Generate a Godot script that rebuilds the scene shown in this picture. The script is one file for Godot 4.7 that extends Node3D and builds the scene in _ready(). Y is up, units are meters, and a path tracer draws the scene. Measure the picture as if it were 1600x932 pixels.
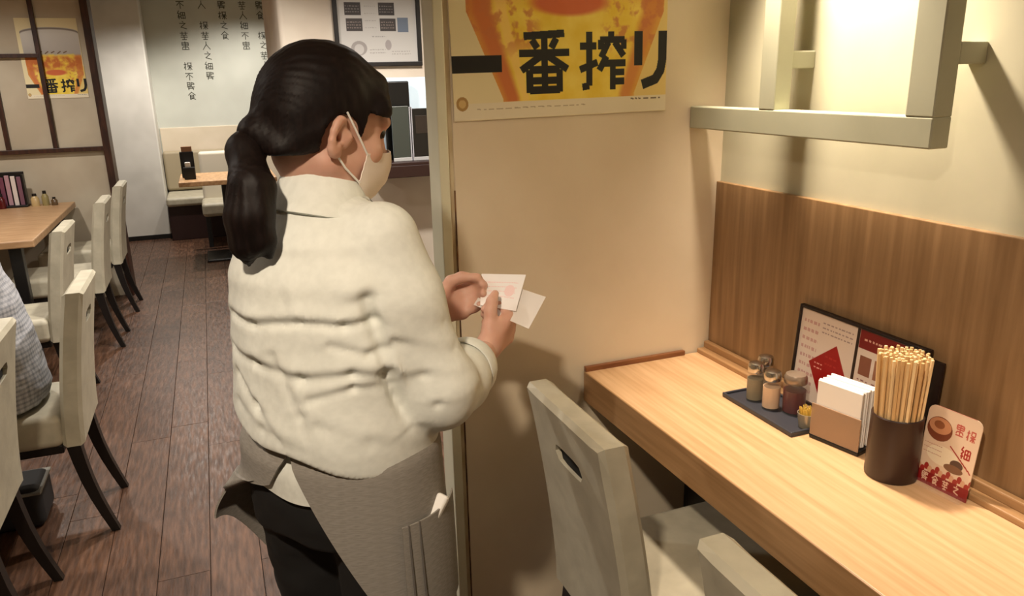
extends Node3D

# ---------------------------------------------------------------- mesh builder
class Geo:
	var v := PackedVector3Array()
	var nn := PackedVector3Array()
	var uv := PackedVector2Array()
	func tri(a: Vector3, b: Vector3, c: Vector3) -> void:   # counter-clockwise from outside, flat
		var n := (b - a).cross(c - a).normalized()
		tri_n(a, b, c, n, n, n)
	func tri_n(a: Vector3, b: Vector3, c: Vector3, na: Vector3, nb: Vector3, nc: Vector3, ua := Vector2.ZERO, ub := Vector2.ZERO, uc := Vector2.ZERO) -> void:
		v.append(a); v.append(c); v.append(b)
		nn.append(na); nn.append(nc); nn.append(nb)
		uv.append(ua); uv.append(uc); uv.append(ub)
	func quad(a: Vector3, b: Vector3, c: Vector3, d: Vector3) -> void:
		tri(a, b, c); tri(a, c, d)
	func quad_uv(a: Vector3, b: Vector3, c: Vector3, d: Vector3) -> void:   # a bottom left, b bottom right, c top right, d top left
		var n := (b - a).cross(c - a).normalized()
		tri_n(a, b, c, n, n, n, Vector2(0, 1), Vector2(1, 1), Vector2(1, 0))
		tri_n(a, c, d, n, n, n, Vector2(0, 1), Vector2(1, 0), Vector2(0, 0))
	func grid(p: Array, wrap := false, flip := false, uvs := false) -> void:   # rows of points; u along a row, v across rows
		var rows := p.size()
		var cols: int = p[0].size()
		var ns := []
		for i in rows:
			var r := PackedVector3Array(); r.resize(cols); ns.append(r)
		var last := cols if wrap else cols - 1
		for i in rows - 1:
			for j in last:
				var k := (j + 1) % cols
				var n: Vector3 = (p[i][k] - p[i][j]).cross(p[i + 1][j] - p[i][j]) + (p[i + 1][j] - p[i + 1][k]).cross(p[i][k] - p[i + 1][k])
				if flip: n = -n
				for q in [[i, j], [i, k], [i + 1, j], [i + 1, k]]:
					ns[q[0]][q[1]] += n
		for i in rows:
			for j in cols: ns[i][j] = ns[i][j].normalized()
		for i in rows - 1:
			for j in last:
				var k := (j + 1) % cols
				var u0 := Vector2(float(j) / last, 1.0 - float(i) / (rows - 1)); var u1 := Vector2(float(j + 1) / last, u0.y)
				var w0 := Vector2(u0.x, 1.0 - float(i + 1) / (rows - 1)); var w1 := Vector2(u1.x, w0.y)
				if flip:
					tri_n(p[i][j], p[i + 1][k], p[i][k], ns[i][j], ns[i + 1][k], ns[i][k], u0, w1, u1)
					tri_n(p[i][j], p[i + 1][j], p[i + 1][k], ns[i][j], ns[i + 1][j], ns[i + 1][k], u0, w0, w1)
				else:
					tri_n(p[i][j], p[i][k], p[i + 1][k], ns[i][j], ns[i][k], ns[i + 1][k], u0, u1, w1)
					tri_n(p[i][j], p[i + 1][k], p[i + 1][j], ns[i][j], ns[i + 1][k], ns[i + 1][j], u0, w1, w0)
	func rbox(c: Vector3, s: Vector3, r := 0.004, seg := 1, b := Basis()) -> Geo:   # a box with rounded (seg > 1) or chamfered edges
		var h := s / 2.0
		r = minf(r, minf(h.x, minf(h.y, h.z)) * 0.999)
		var g := []
		for ax in 3:
			var l := []
			for i in seg + 1: l.append(-h[ax] + r * (1.0 - tan((1.0 - float(i) / seg) * PI / 4.0)))
			for i in seg + 1: l.append(h[ax] - r * (1.0 - tan(float(i) / seg * PI / 4.0)))
			g.append(l)
		for ax in 3:
			var a1 := (ax + 1) % 3
			var a2 := (ax + 2) % 3
			for sg in [-1.0, 1.0]:
				var m: int = g[a1].size()
				var k: int = g[a2].size()
				var pts := []; var nrm := []
				for i in m:
					for j in k:
						var q := Vector3.ZERO
						q[ax] = sg * h[ax]; q[a1] = g[a1][i]; q[a2] = g[a2][j]
						var inner := q.clamp(-(h - Vector3.ONE * r), h - Vector3.ONE * r)
						var d := (q - inner).normalized()
						pts.append(c + b * (inner + d * r)); nrm.append(b * d)
				for i in m - 1:
					for j in k - 1:
						var A := i * k + j; var B := (i + 1) * k + j; var C := B + 1; var D := A + 1
						if seg == 1:
							var f := [pts[A], pts[B], pts[C], pts[D]]
							if sg < 0: f.reverse()
							var n: Vector3 = (f[1] - f[0]).cross(f[2] - f[0]) + (f[2] - f[0]).cross(f[3] - f[0])
							if n.length_squared() < 1e-16: continue
							n = n.normalized()
							tri_n(f[0], f[1], f[2], n, n, n); tri_n(f[0], f[2], f[3], n, n, n)
						elif sg > 0:
							tri_n(pts[A], pts[B], pts[C], nrm[A], nrm[B], nrm[C]); tri_n(pts[A], pts[C], pts[D], nrm[A], nrm[C], nrm[D])
						else:
							tri_n(pts[A], pts[C], pts[B], nrm[A], nrm[C], nrm[B]); tri_n(pts[A], pts[D], pts[C], nrm[A], nrm[D], nrm[C])
		return self
	func span(lo: Vector3, hi: Vector3, r := 0.003, seg := 1) -> Geo:
		return rbox((lo + hi) / 2.0, (hi - lo).abs(), r, seg)
	func lathe(prof: Array, n := 24, o := Vector3.ZERO, b := Basis(), sx := 1.0, sz := 1.0) -> Geo:   # Vector2(radius, height) from bottom to top
		var m := prof.size()
		var sn := []
		for i in m - 1:
			var d: Vector2 = prof[i + 1] - prof[i]
			sn.append(Vector2(d.y, -d.x).normalized())
		for i in m - 1:
			var n0: Vector2 = sn[i]; var n1: Vector2 = sn[i]
			if i > 0 and sn[i - 1].dot(sn[i]) > 0.72: n0 = (sn[i - 1] + sn[i]).normalized()
			if i < m - 2 and sn[i + 1].dot(sn[i]) > 0.72: n1 = (sn[i + 1] + sn[i]).normalized()
			for j in n:
				var pp := []; var qq := []
				for k in [j, j + 1]:
					var c := cos(TAU * k / n); var s := -sin(TAU * k / n)
					for t in 2:
						var p: Vector2 = prof[i + t]; var w := n0 if t == 0 else n1
						pp.append(o + b * Vector3(p.x * c * sx, p.y, p.x * s * sz)); qq.append((b * Vector3(w.x * c / sx, w.y, w.x * s / sz)).normalized())
				if prof[i].x > 1e-6: tri_n(pp[0], pp[2], pp[3], qq[0], qq[2], qq[3])
				if prof[i + 1].x > 1e-6: tri_n(pp[0], pp[3], pp[1], qq[0], qq[3], qq[1])
		return self
	func tube(path: Array, rad: Array, n := 8, flat := 1.0) -> Geo:   # closed tube with round-ish ends
		var rows := []
		var up := Vector3.UP
		var m := path.size()
		for i in m:
			var d: Vector3 = (path[mini(i + 1, m - 1)] - path[maxi(i - 1, 0)]).normalized()
			if absf(d.dot(up)) > 0.95: up = Vector3.RIGHT if absf(d.x) < 0.9 else Vector3.BACK
			var a := d.cross(up).normalized(); var bb := a.cross(d).normalized()
			up = bb
			var row := PackedVector3Array()
			for j in n: row.append(path[i] + (a * cos(TAU * j / n) + bb * sin(TAU * j / n) * flat) * rad[i])
			if i == 0:
				var r0 := PackedVector3Array()
				for j in n: r0.append(path[0] - d * rad[0] * 0.3)
				rows.append(r0)
			rows.append(row)
			if i == m - 1:
				var r1 := PackedVector3Array()
				for j in n: r1.append(path[i] + d * rad[i] * 0.3)
				rows.append(r1)
		grid(rows, true, true)
		return self
	func prism(poly: PackedVector2Array, t0: float, t1: float, x: Vector3, y: Vector3, o := Vector3.ZERO) -> Geo:   # outline in the plane x, y pushed from t0 to t1 along x cross y
		var z := x.cross(y)
		if Geometry2D.is_polygon_clockwise(poly): poly.reverse()
		var idx := Geometry2D.triangulate_polygon(poly)
		var P := func(q: Vector2, t: float) -> Vector3: return o + x * q.x + y * q.y + z * t
		for i in range(0, idx.size(), 3):
			var a := poly[idx[i]]; var b := poly[idx[i + 1]]; var c := poly[idx[i + 2]]
			if (b - a).cross(c - a) < 0.0:
				var s := b; b = c; c = s
			tri(P.call(a, t1), P.call(b, t1), P.call(c, t1)); tri(P.call(a, t0), P.call(c, t0), P.call(b, t0))
		for i in poly.size():
			var a := poly[i]; var b := poly[(i + 1) % poly.size()]
			quad(P.call(a, t0), P.call(b, t0), P.call(b, t1), P.call(a, t1))
		return self
	func ring_slab(outer: Array, inner: Array, t: float, bev: float, rings := 1) -> Geo:   # plate in x, y with a hole; both loops ccw with equal counts
		var n := outer.size()
		var co := Vector2.ZERO
		for p in inner: co += p / n
		var L := func(p: Vector2, z: float) -> Vector3: return Vector3(p.x, p.y, z)
		for i in n:
			var k := (i + 1) % n
			var a: Vector2 = outer[i]; var b: Vector2 = outer[k]
			var c: Vector2 = inner[i]; var d: Vector2 = inner[k]
			var e := (b - a).normalized(); var nrm := Vector2(e.y, -e.x)
			var ep: Vector2 = (outer[i] - outer[(i + n - 1) % n]).normalized(); var en: Vector2 = (outer[(k + 1) % n] - outer[k]).normalized()
			var ai := a - (nrm + Vector2(ep.y, -ep.x)).normalized() * bev; var bi := b - (nrm + Vector2(en.y, -en.x)).normalized() * bev
			for sg in [1.0, -1.0]:
				for q in rings:
					var u := float(q) / rings; var w := float(q + 1) / rings
					var f := [L.call(ai.lerp(c, u), sg * t / 2), L.call(bi.lerp(d, u), sg * t / 2), L.call(bi.lerp(d, w), sg * t / 2), L.call(ai.lerp(c, w), sg * t / 2)]
					if sg < 0: f.reverse()
					quad(f[0], f[1], f[2], f[3])
				var g := [L.call(a, sg * (t / 2 - bev)), L.call(b, sg * (t / 2 - bev)), L.call(bi, sg * t / 2), L.call(ai, sg * t / 2)]
				if sg < 0: g.reverse()
				quad(g[0], g[1], g[2], g[3])
			quad(L.call(a, -t / 2 + bev), L.call(b, -t / 2 + bev), L.call(b, t / 2 - bev), L.call(a, t / 2 - bev))
			quad(L.call(d, -t / 2), L.call(c, -t / 2), L.call(c, t / 2), L.call(d, t / 2))
		return self
	func warp(f: Callable) -> Geo:   # bends positions, then carries the normals along by finite differences
		for i in v.size():
			var p := v[i]; var n := nn[i]
			var t := n.cross(Vector3(0.31, 0.87, 0.42)).normalized(); var b := n.cross(t)
			var q: Vector3 = f.call(p)
			var w: Vector3 = (f.call(p + t * 0.001) - q).cross(f.call(p + b * 0.001) - q)
			if w.length_squared() > 0.0: nn[i] = w.normalized() * signf(w.dot(n) if absf(w.dot(n)) > 1e-12 else 1.0)
			v[i] = q
		return self
	func mesh() -> ArrayMesh:
		var a := []
		a.resize(Mesh.ARRAY_MAX)
		a[Mesh.ARRAY_VERTEX] = v; a[Mesh.ARRAY_NORMAL] = nn; a[Mesh.ARRAY_TEX_UV] = uv
		var m := ArrayMesh.new()
		m.add_surface_from_arrays(Mesh.PRIMITIVE_TRIANGLES, a)
		return m

# ---------------------------------------------------------------- painting of flat print
class Canvas:
	var im: Image
	var w: int
	var h: int
	var rng := RandomNumberGenerator.new()
	func _init(ww: int, hh: int, c: Color) -> void:
		w = ww; h = hh; rng.seed = 77
		im = Image.create(w, h, false, Image.FORMAT_RGB8); im.fill(c)
	func rect(x0: float, y0: float, x1: float, y1: float, c: Color) -> void:
		im.fill_rect(Rect2i(int(x0 * w), int(y0 * h), maxi(1, int((x1 - x0) * w)), maxi(1, int((y1 - y0) * h))), c)
	func poly(pts: Array, c: Color) -> void:   # unit coordinates, y down
		var lo := 1e9; var hi := -1e9
		for p in pts: lo = minf(lo, p.y * h); hi = maxf(hi, p.y * h)
		for y in range(maxi(0, int(lo)), mini(h - 1, int(hi)) + 1):
			var xs := []
			var yy := y + 0.5
			for i in pts.size():
				var a := Vector2(pts[i].x * w, pts[i].y * h); var b := Vector2(pts[(i + 1) % pts.size()].x * w, pts[(i + 1) % pts.size()].y * h)
				if (a.y <= yy) != (b.y <= yy): xs.append(a.x + (yy - a.y) / (b.y - a.y) * (b.x - a.x))
			xs.sort()
			for i in range(0, xs.size() - 1, 2):
				var x0 := clampi(roundi(xs[i]), 0, w); var x1 := clampi(roundi(xs[i + 1]), 0, w)
				if x1 > x0: im.fill_rect(Rect2i(x0, y, x1 - x0, 1), c)
	func line(a: Vector2, b: Vector2, t: float, c: Color) -> void:   # t: thickness in widths
		var A := Vector2(a.x * w, a.y * h); var B := Vector2(b.x * w, b.y * h)
		var d := (B - A).normalized() * t * w / 2.0; var s := Vector2(-d.y, d.x)
		var q := []
		for p in [A + s, B + s, B - s, A - s]: q.append(Vector2(p.x / w, p.y / h))
		poly(q, c)
	func oval(o: Vector2, rx: float, ry: float, c: Color) -> void:
		var q := []
		for i in 24: q.append(o + Vector2(cos(TAU * i / 24) * rx, sin(TAU * i / 24) * ry))
		poly(q, c)
	func scribble(x0: float, y0: float, x1: float, y1: float, rows: int, c: Color, t: float) -> void:   # lines of small unreadable print
		for r in rows:
			var y := lerpf(y0, y1, (r + 0.5) / rows)
			var x := x0
			while x < x1:
				var l := rng.randf_range(0.01, 0.03)
				line(Vector2(x, y + rng.randf_range(-0.2, 0.2) * t), Vector2(minf(x + l, x1), y), t, c)
				x += l + rng.randf_range(0.006, 0.014)
	func glyph(strokes: Array, o: Vector2, s: Vector2, t: float, c: Color) -> void:   # polylines in the unit square, y down
		for st in strokes:
			for i in st.size() - 1:
				line(o + st[i] * s, o + st[i + 1] * s, t, c)
	func tex() -> ImageTexture:
		im.generate_mipmaps()
		return ImageTexture.create_from_image(im)

# ---------------------------------------------------------------- naming and tagging
var taken := {}
func numbered(n: String) -> String:
	var k: int = taken.get(n, 0)
	taken[n] = k + 1
	return n if k == 0 else "%s_%03d" % [n, k]

func tag(o: Node, label: String, category := "", group := "") -> Node:
	if label: o.set_meta("label", label)
	if category: o.set_meta("category", category)
	if group: o.set_meta("group", group)
	return o

func thing(called: String, label: String, category: String, at := Vector3.ZERO, turn := 0.0, group := "") -> Node3D:
	var o := Node3D.new()
	o.name = numbered(called)
	add_child(o)
	o.position = at; o.rotation.y = turn
	tag(o, label, category, group)
	return o

func obj(called: String, g, m: Material, parent: Node = self) -> MeshInstance3D:
	var o := MeshInstance3D.new()
	o.name = numbered(called) if parent == self else called
	o.mesh = g.mesh() if g is Geo else g
	o.material_override = m
	parent.add_child(o, true)
	return o

func single(called: String, label: String, category: String, g, m: Material, group := "") -> MeshInstance3D:
	return tag(obj(called, g, m), label, category, group)

func struct(called: String, g, m: Material, label := "", parent: Node = self) -> MeshInstance3D:
	var o := obj(called, g, m, parent)
	if parent == self: o.set_meta("kind", "structure")
	if label: o.set_meta("label", label)
	return o

func dup(src: Node3D, at: Vector3, turn: float, label: String) -> Node3D:
	var r: Node3D = src.duplicate()
	r.name = numbered(String(src.get_meta("base_name", src.name)))
	add_child(r)
	r.position = at; r.rotation.y = turn
	r.set_meta("label", label)
	return r

# ---------------------------------------------------------------- materials
func flat(c: Color, rough := 0.6, metal := 0.0, spec := 0.5) -> StandardMaterial3D:
	var m := StandardMaterial3D.new()
	m.albedo_color = c; m.roughness = rough; m.metallic = metal; m.metallic_specular = spec
	return m

var noises := {}
func noise_tex(c0: Color, c1: Color, freq: float, oct: int, sd: int, contrast := 1.0) -> NoiseTexture2D:
	var t := NoiseTexture2D.new()
	var n := FastNoiseLite.new()
	n.noise_type = FastNoiseLite.TYPE_SIMPLEX_SMOOTH; n.frequency = freq; n.fractal_octaves = oct; n.seed = sd
	t.width = 512; t.height = 512; t.seamless = true; t.noise = n
	var g := Gradient.new()
	g.set_color(0, c0); g.set_color(1, c1)
	g.set_offset(0, 0.5 - 0.5 / contrast); g.set_offset(1, 0.5 + 0.5 / contrast)
	t.color_ramp = g
	return t

func bump_tex(freq: float, oct: int, sd: int, strength: float) -> NoiseTexture2D:
	var key := "%f %d %d %f" % [freq, oct, sd, strength]
	if noises.has(key): return noises[key]
	var t := NoiseTexture2D.new()
	var n := FastNoiseLite.new()
	n.frequency = freq; n.fractal_octaves = oct; n.seed = sd
	t.width = 512; t.height = 512; t.seamless = true; t.noise = n; t.as_normal_map = true; t.bump_strength = strength
	noises[key] = t
	return t

func grainy(c0: Color, c1: Color, scale: Vector3, rough := 0.6, freq := 0.01, oct := 4, sd := 1, world := true, contrast := 1.6, bump := 0.0) -> StandardMaterial3D:
	var m := StandardMaterial3D.new()
	m.albedo_texture = noise_tex(c0, c1, freq, oct, sd, contrast)
	m.uv1_triplanar = true; m.uv1_world_triplanar = world; m.uv1_scale = scale
	m.roughness = rough
	if bump > 0.0:
		m.normal_enabled = true; m.normal_texture = bump_tex(freq * 2.0, oct, sd + 3, 4.0); m.normal_scale = bump
	return m

func printed(c: Canvas, rough := 0.55) -> StandardMaterial3D:
	var m := StandardMaterial3D.new()
	m.albedo_texture = c.tex(); m.roughness = rough
	return m

# ---------------------------------------------------------------- characters as strokes in the unit square (y down)
func strokes(s: String) -> Array:   # "x,y x,y; x,y ..." in hundredths
	var out := []
	for part in s.split(";"):
		var l := []
		for q in part.strip_edges().split(" "):
			var c := q.split(",")
			l.append(Vector2(float(c[0]), float(c[1])) / 100.0)
		out.append(l)
	return out

const G_FAN := "10,6 90,2; 26,12 36,26; 74,10 64,26; 0,34 100,34; 50,4 50,56; 48,36 4,62; 52,36 96,62; 20,62 80,62; 20,62 20,100; 80,62 80,100; 50,62 50,100; 20,80 80,80; 20,96 80,96"
const G_SAKU := "0,24 36,24; 20,0 20,92; 20,92 5,94; 0,64 38,52; 68,0 68,12; 44,14 98,14; 46,14 46,30; 96,14 96,30; 62,18 46,44; 76,18 96,42; 58,42 42,66; 52,54 100,54; 72,54 72,100; 72,70 98,70; 72,86 98,86"
const G_RI := "8,0 8,62; 92,0 92,52; 92,52 86,72; 86,72 68,88; 68,88 22,97"
const KANJI := [
	"5,15 95,15; 55,15 10,60; 50,35 50,100; 60,40 90,65",                                    # a spread bar over a stem
	"20,0 5,30; 5,30 30,35; 30,35 8,65; 18,60 18,100; 5,80 35,75; 45,20 95,20; 45,20 45,95; 95,20 95,95; 45,55 95,55; 70,20 70,95; 45,92 95,92",
	"50,0 60,12; 15,25 85,25; 85,25 25,75; 25,75 95,95",
	"50,0 5,40; 50,0 95,40; 30,40 70,40; 28,55 72,55; 28,40 28,95; 72,40 72,75; 28,75 72,75; 28,95 55,85; 50,75 90,98",
	"10,10 90,10; 10,10 10,45; 90,10 90,45; 10,45 90,45; 50,0 50,98; 10,28 90,28; 20,65 80,65; 8,98 92,98; 20,65 10,85; 80,65 90,85",
	"15,5 15,95; 0,30 32,25; 15,50 0,75; 45,10 95,10; 50,10 50,45; 90,10 90,45; 50,45 90,45; 40,60 100,60; 70,45 70,100; 68,62 45,95; 72,62 95,95",
	"50,0 48,35; 48,35 5,98; 50,38 95,96",
	"5,20 95,20; 30,5 30,38; 70,5 70,38; 15,45 85,45; 50,45 50,100; 10,70 90,70; 25,100 75,100",
	"10,5 45,5; 10,5 10,50; 45,5 45,50; 10,28 45,28; 10,50 45,50; 60,5 60,50; 60,5 95,15; 60,28 95,28; 5,62 95,62; 25,62 20,98; 70,62 80,98; 20,80 85,80"]

func poster_print() -> StandardMaterial3D:
	var W := 512; var Hh := 724
	var c := Canvas.new(W, Hh, Color(0.90, 0.85, 0.68))
	var n := FastNoiseLite.new(); n.seed = 4; n.frequency = 0.012; n.fractal_octaves = 4
	for py in Hh:
		for px in W:
			var x := float(px) / W
			var k := 1.0 - float(py) / Hh        # height from the bottom edge, in poster heights
			if k < 0.05 or k > 0.93: continue
			if x > 0.55 and k < 0.40: c.im.set_pixel(px, py, Color(0.90, 0.80, 0.50))
			var cx := 0.525
			var hw := lerpf(0.31, 0.455, clampf((k - 0.06) / 0.24, 0.0, 1.0)) + maxf(0.0, k - 0.30) * 0.03
			var d := (x - cx) / hw
			if absf(d) > 1.0: continue
			var e := absf(d)
			var q := n.get_noise_2d(px * 1.0, py * 1.0)
			var amber := Color(0.92, 0.79, 0.24).lerp(Color(0.96, 0.86, 0.38), clampf(q + 0.5, 0.0, 1.0))
			var col := amber
			var side := smoothstep(0.72, 0.82, e) * (1.0 - smoothstep(0.9, 1.0, e) * 0.35)
			col = col.lerp(Color(0.80, 0.46, 0.24), side * (1.0 if d < 0 else 0.75))
			if d < 0: col = col.lerp(Color(0.97, 0.83, 0.45), smoothstep(0.60, 0.64, e) * (1.0 - smoothstep(0.70, 0.75, e)) * 0.8)
			if k > 0.24:
				var deep := smoothstep(0.30, 0.42, k) * (1.0 - smoothstep(0.50, 0.56, k))
				col = col.lerp(Color(0.74, 0.40, 0.14), deep * clampf(0.75 + q * 1.2, 0.0, 1.0))
			var blob := Vector2(d / 0.42, (k - 0.325) / 0.040).length()
			col = col.lerp(Color(0.78, 0.33, 0.20), (1.0 - smoothstep(0.7, 1.1, blob)) * 0.85)
			var foam := smoothstep(0.53, 0.57, k + q * 0.02)
			col = col.lerp(Color(0.66, 0.63, 0.60).lerp(Color(0.83, 0.82, 0.80), clampf((k - 0.55) / 0.25, 0.0, 1.0)), foam)
			var rim := absf(k - (0.815 + 0.06 * sqrt(maxf(0.0, 1.0 - d * d))))
			if rim < 0.018: col = col.lerp(Color(0.40, 0.36, 0.33), (1.0 - rim / 0.018) * 0.85)
			if k > 0.83 + 0.06 * sqrt(maxf(0.0, 1.0 - d * d)): continue
			if k < 0.40: col = col.lerp(Color(0.78, 0.46, 0.26), clampf((n.get_noise_2d(px * 2.2 + 300.0, py * 2.2) + 0.02) * 2.2, 0.0, 0.7) * smoothstep(0.28, 0.45, absf(d - 0.02)) * smoothstep(0.15, 0.24, k))
			c.im.set_pixel(px, py, col)
	var ink := Color(0.025, 0.024, 0.022)
	# the row of large characters, then the pale strip with its round seal and one line of small print
	var ty := 0.748; var th := 0.190
	c.rect(-0.01, ty + th * 0.38, 0.215, ty + th * 0.63, ink)
	c.glyph(strokes(G_FAN), Vector2(0.292, ty + 0.010), Vector2(0.230, th - 0.020), 0.030, ink)
	c.glyph(strokes(G_SAKU), Vector2(0.572, ty + 0.010), Vector2(0.220, th - 0.020), 0.029, ink)
	c.glyph(strokes(G_RI), Vector2(0.845, ty + 0.010), Vector2(0.145, th - 0.026), 0.042, ink)
	for jn in [Vector2(0.92, 0.52), Vector2(0.86, 0.72), Vector2(0.68, 0.88)]: c.oval(Vector2(0.845, ty + 0.010) + jn * Vector2(0.145, th - 0.026), 0.021, 0.0149, ink)
	c.rect(0.0, 0.953, 1.0, 1.0, Color(0.90, 0.86, 0.76))
	c.oval(Vector2(0.037, 0.952), 0.026, 0.020, Color(0.66, 0.52, 0.30))
	c.oval(Vector2(0.037, 0.952), 0.016, 0.012, Color(0.80, 0.68, 0.45))
	c.scribble(0.1, 0.963, 0.6, 0.975, 1, Color(0.72, 0.66, 0.55), 0.004)
	c.scribble(0.82, 0.953, 0.97, 0.965, 1, Color(0.45, 0.40, 0.33), 0.006)
	# the row of emblem-like marks on the foam
	for i in 5: c.line(Vector2(0.3 + i * 0.1, 0.43 + 0.01 * (i % 2)), Vector2(0.36 + i * 0.1, 0.41), 0.02, Color(0.45, 0.36, 0.28))
	return printed(c, 0.62)

func menu_print() -> StandardMaterial3D:
	var c := Canvas.new(512, 288, Color(0.83, 0.76, 0.70))
	c.rect(0.49, 0.0, 0.515, 1.0, Color(0.13, 0.07, 0.06))
	c.scribble(0.03, 0.08, 0.17, 0.95, 9, Color(0.74, 0.58, 0.55), 0.020)
	c.scribble(0.2, 0.07, 0.46, 0.22, 3, Color(0.60, 0.52, 0.50), 0.008)
	c.scribble(0.32, 0.6, 0.47, 0.95, 6, Color(0.70, 0.55, 0.52), 0.010)
	c.poly([Vector2(0.34, 0.28), Vector2(0.45, 0.58), Vector2(0.26, 0.92), Vector2(0.12, 0.56)], Color(0.58, 0.06, 0.07))
	c.scribble(0.17, 0.52, 0.24, 0.62, 2, Color(0.86, 0.60, 0.55), 0.008)
	c.scribble(0.26, 0.40, 0.36, 0.55, 2, Color(0.66, 0.16, 0.14), 0.01)
	c.rect(0.515, 0.0, 1.0, 0.2, Color(0.45, 0.09, 0.09))
	c.scribble(0.55, 0.05, 0.95, 0.15, 1, Color(0.80, 0.62, 0.55), 0.012)
	for i in 4:
		for j in 2:
			c.rect(0.54 + i * 0.115, 0.27 + j * 0.36, 0.63 + i * 0.115, 0.47 + j * 0.36, Color(0.50, 0.30, 0.22).lerp(Color(0.72, 0.55, 0.40), 0.3 * ((i + j) % 3)))
			c.scribble(0.54 + i * 0.115, 0.49 + j * 0.36, 0.63 + i * 0.115, 0.60 + j * 0.36, 2, Color(0.5, 0.3, 0.3), 0.006)
	return printed(c, 0.35)

func card_print() -> StandardMaterial3D:
	var c := Canvas.new(320, 400, Color(0.84, 0.74, 0.64))
	var red := Color(0.60, 0.16, 0.14)
	c.oval(Vector2(0.27, 0.27), 0.24, 0.15, Color(0.46, 0.25, 0.17))
	c.oval(Vector2(0.27, 0.23), 0.21, 0.10, Color(0.74, 0.52, 0.38))
	c.oval(Vector2(0.25, 0.22), 0.10, 0.05, Color(0.55, 0.34, 0.22))
	c.glyph(strokes(KANJI[4]), Vector2(0.55, 0.12), Vector2(0.16, 0.14), 0.022, Color(0.70, 0.34, 0.30))
	c.glyph(strokes(KANJI[5]), Vector2(0.76, 0.14), Vector2(0.16, 0.14), 0.022, Color(0.70, 0.34, 0.30))
	c.glyph(strokes(KANJI[1]), Vector2(0.72, 0.36), Vector2(0.18, 0.15), 0.024, red)
	for i in 8: c.line(Vector2(0.52 + i * 0.055, 0.42 + i * 0.028), Vector2(0.58 + i * 0.055, 0.45 + i * 0.03), 0.02, red)
	c.oval(Vector2(0.42, 0.58), 0.30, 0.12, Color(0.88, 0.82, 0.72))
	c.oval(Vector2(0.70, 0.62), 0.12, 0.06, Color(0.34, 0.24, 0.20))
	c.oval(Vector2(0.66, 0.68), 0.18, 0.05, Color(0.48, 0.33, 0.24))
	c.scribble(0.05, 0.45, 0.4, 0.62, 3, Color(0.70, 0.52, 0.45), 0.012)
	for i in 15:
		c.oval(Vector2(0.04 + i * 0.07, 0.80 + 0.03 * sin(i * 2.1)), 0.045, 0.045, Color(0.60, 0.17, 0.15) if i % 3 else Color(0.80, 0.62, 0.5))
	c.rect(0.0, 0.84, 1.0, 1.0, Color(0.52, 0.11, 0.11))
	c.glyph(strokes(KANJI[8]), Vector2(0.12, 0.85), Vector2(0.13, 0.11), 0.02, Color(0.84, 0.70, 0.6))
	c.glyph(strokes(KANJI[3]), Vector2(0.32, 0.85), Vector2(0.13, 0.11), 0.02, Color(0.84, 0.70, 0.6))
	c.glyph(strokes(KANJI[7]), Vector2(0.52, 0.85), Vector2(0.13, 0.11), 0.02, Color(0.84, 0.70, 0.6))
	c.glyph(strokes(KANJI[2]), Vector2(0.72, 0.85), Vector2(0.13, 0.11), 0.02, Color(0.84, 0.70, 0.6))
	return printed(c, 0.3)

func licence_print() -> StandardMaterial3D:   # the framed sheet: four small dark pictures, one blue, and pale diagrams
	var c := Canvas.new(420, 420, Color(0.74, 0.73, 0.72))
	var y := 0.43
	for k in [[0.10, 0.22, 0.16], [0.52, 0.21, 0.16]]:
		c.rect(k[0], y, k[0] + k[2] + 0.04, y + 0.12, Color(0.20, 0.18, 0.18))
		c.rect(k[0] + 0.01, y + 0.15, k[0] + k[2] + 0.05, y + 0.27, Color(0.24, 0.22, 0.22))
		c.scribble(k[0] + 0.01, y + 0.02, k[0] + k[2] + 0.02, y + 0.1, 3, Color(0.45, 0.43, 0.42), 0.01)
		c.scribble(k[0] + 0.02, y + 0.17, k[0] + k[2] + 0.03, y + 0.25, 3, Color(0.50, 0.46, 0.44), 0.01)
	c.rect(0.75, y + 0.14, 0.89, y + 0.28, Color(0.40, 0.45, 0.52))
	c.scribble(0.34, y, 0.48, y + 0.27, 4, Color(0.62, 0.61, 0.60), 0.006)
	c.scribble(0.42, 0.735, 0.6, 0.765, 1, Color(0.55, 0.54, 0.54), 0.008)
	c.oval(Vector2(0.25, 0.86), 0.10, 0.07, Color(0.58, 0.56, 0.55))
	c.oval(Vector2(0.25, 0.87), 0.06, 0.05, Color(0.70, 0.69, 0.68))
	c.oval(Vector2(0.62, 0.83), 0.04, 0.05, Color(0.60, 0.58, 0.58))
	c.scribble(0.38, 0.86, 0.58, 0.92, 2, Color(0.62, 0.61, 0.60), 0.01)
	c.scribble(0.66, 0.88, 0.9, 0.93, 2, Color(0.62, 0.61, 0.60), 0.01)
	c.rect(0.1, 0.1, 0.9, 0.16, Color(0.5, 0.5, 0.52)); c.scribble(0.1, 0.2, 0.9, 0.38, 5, Color(0.58, 0.57, 0.57), 0.008)
	return printed(c, 0.35)

# ---------------------------------------------------------------- furniture
var M := {}

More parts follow.
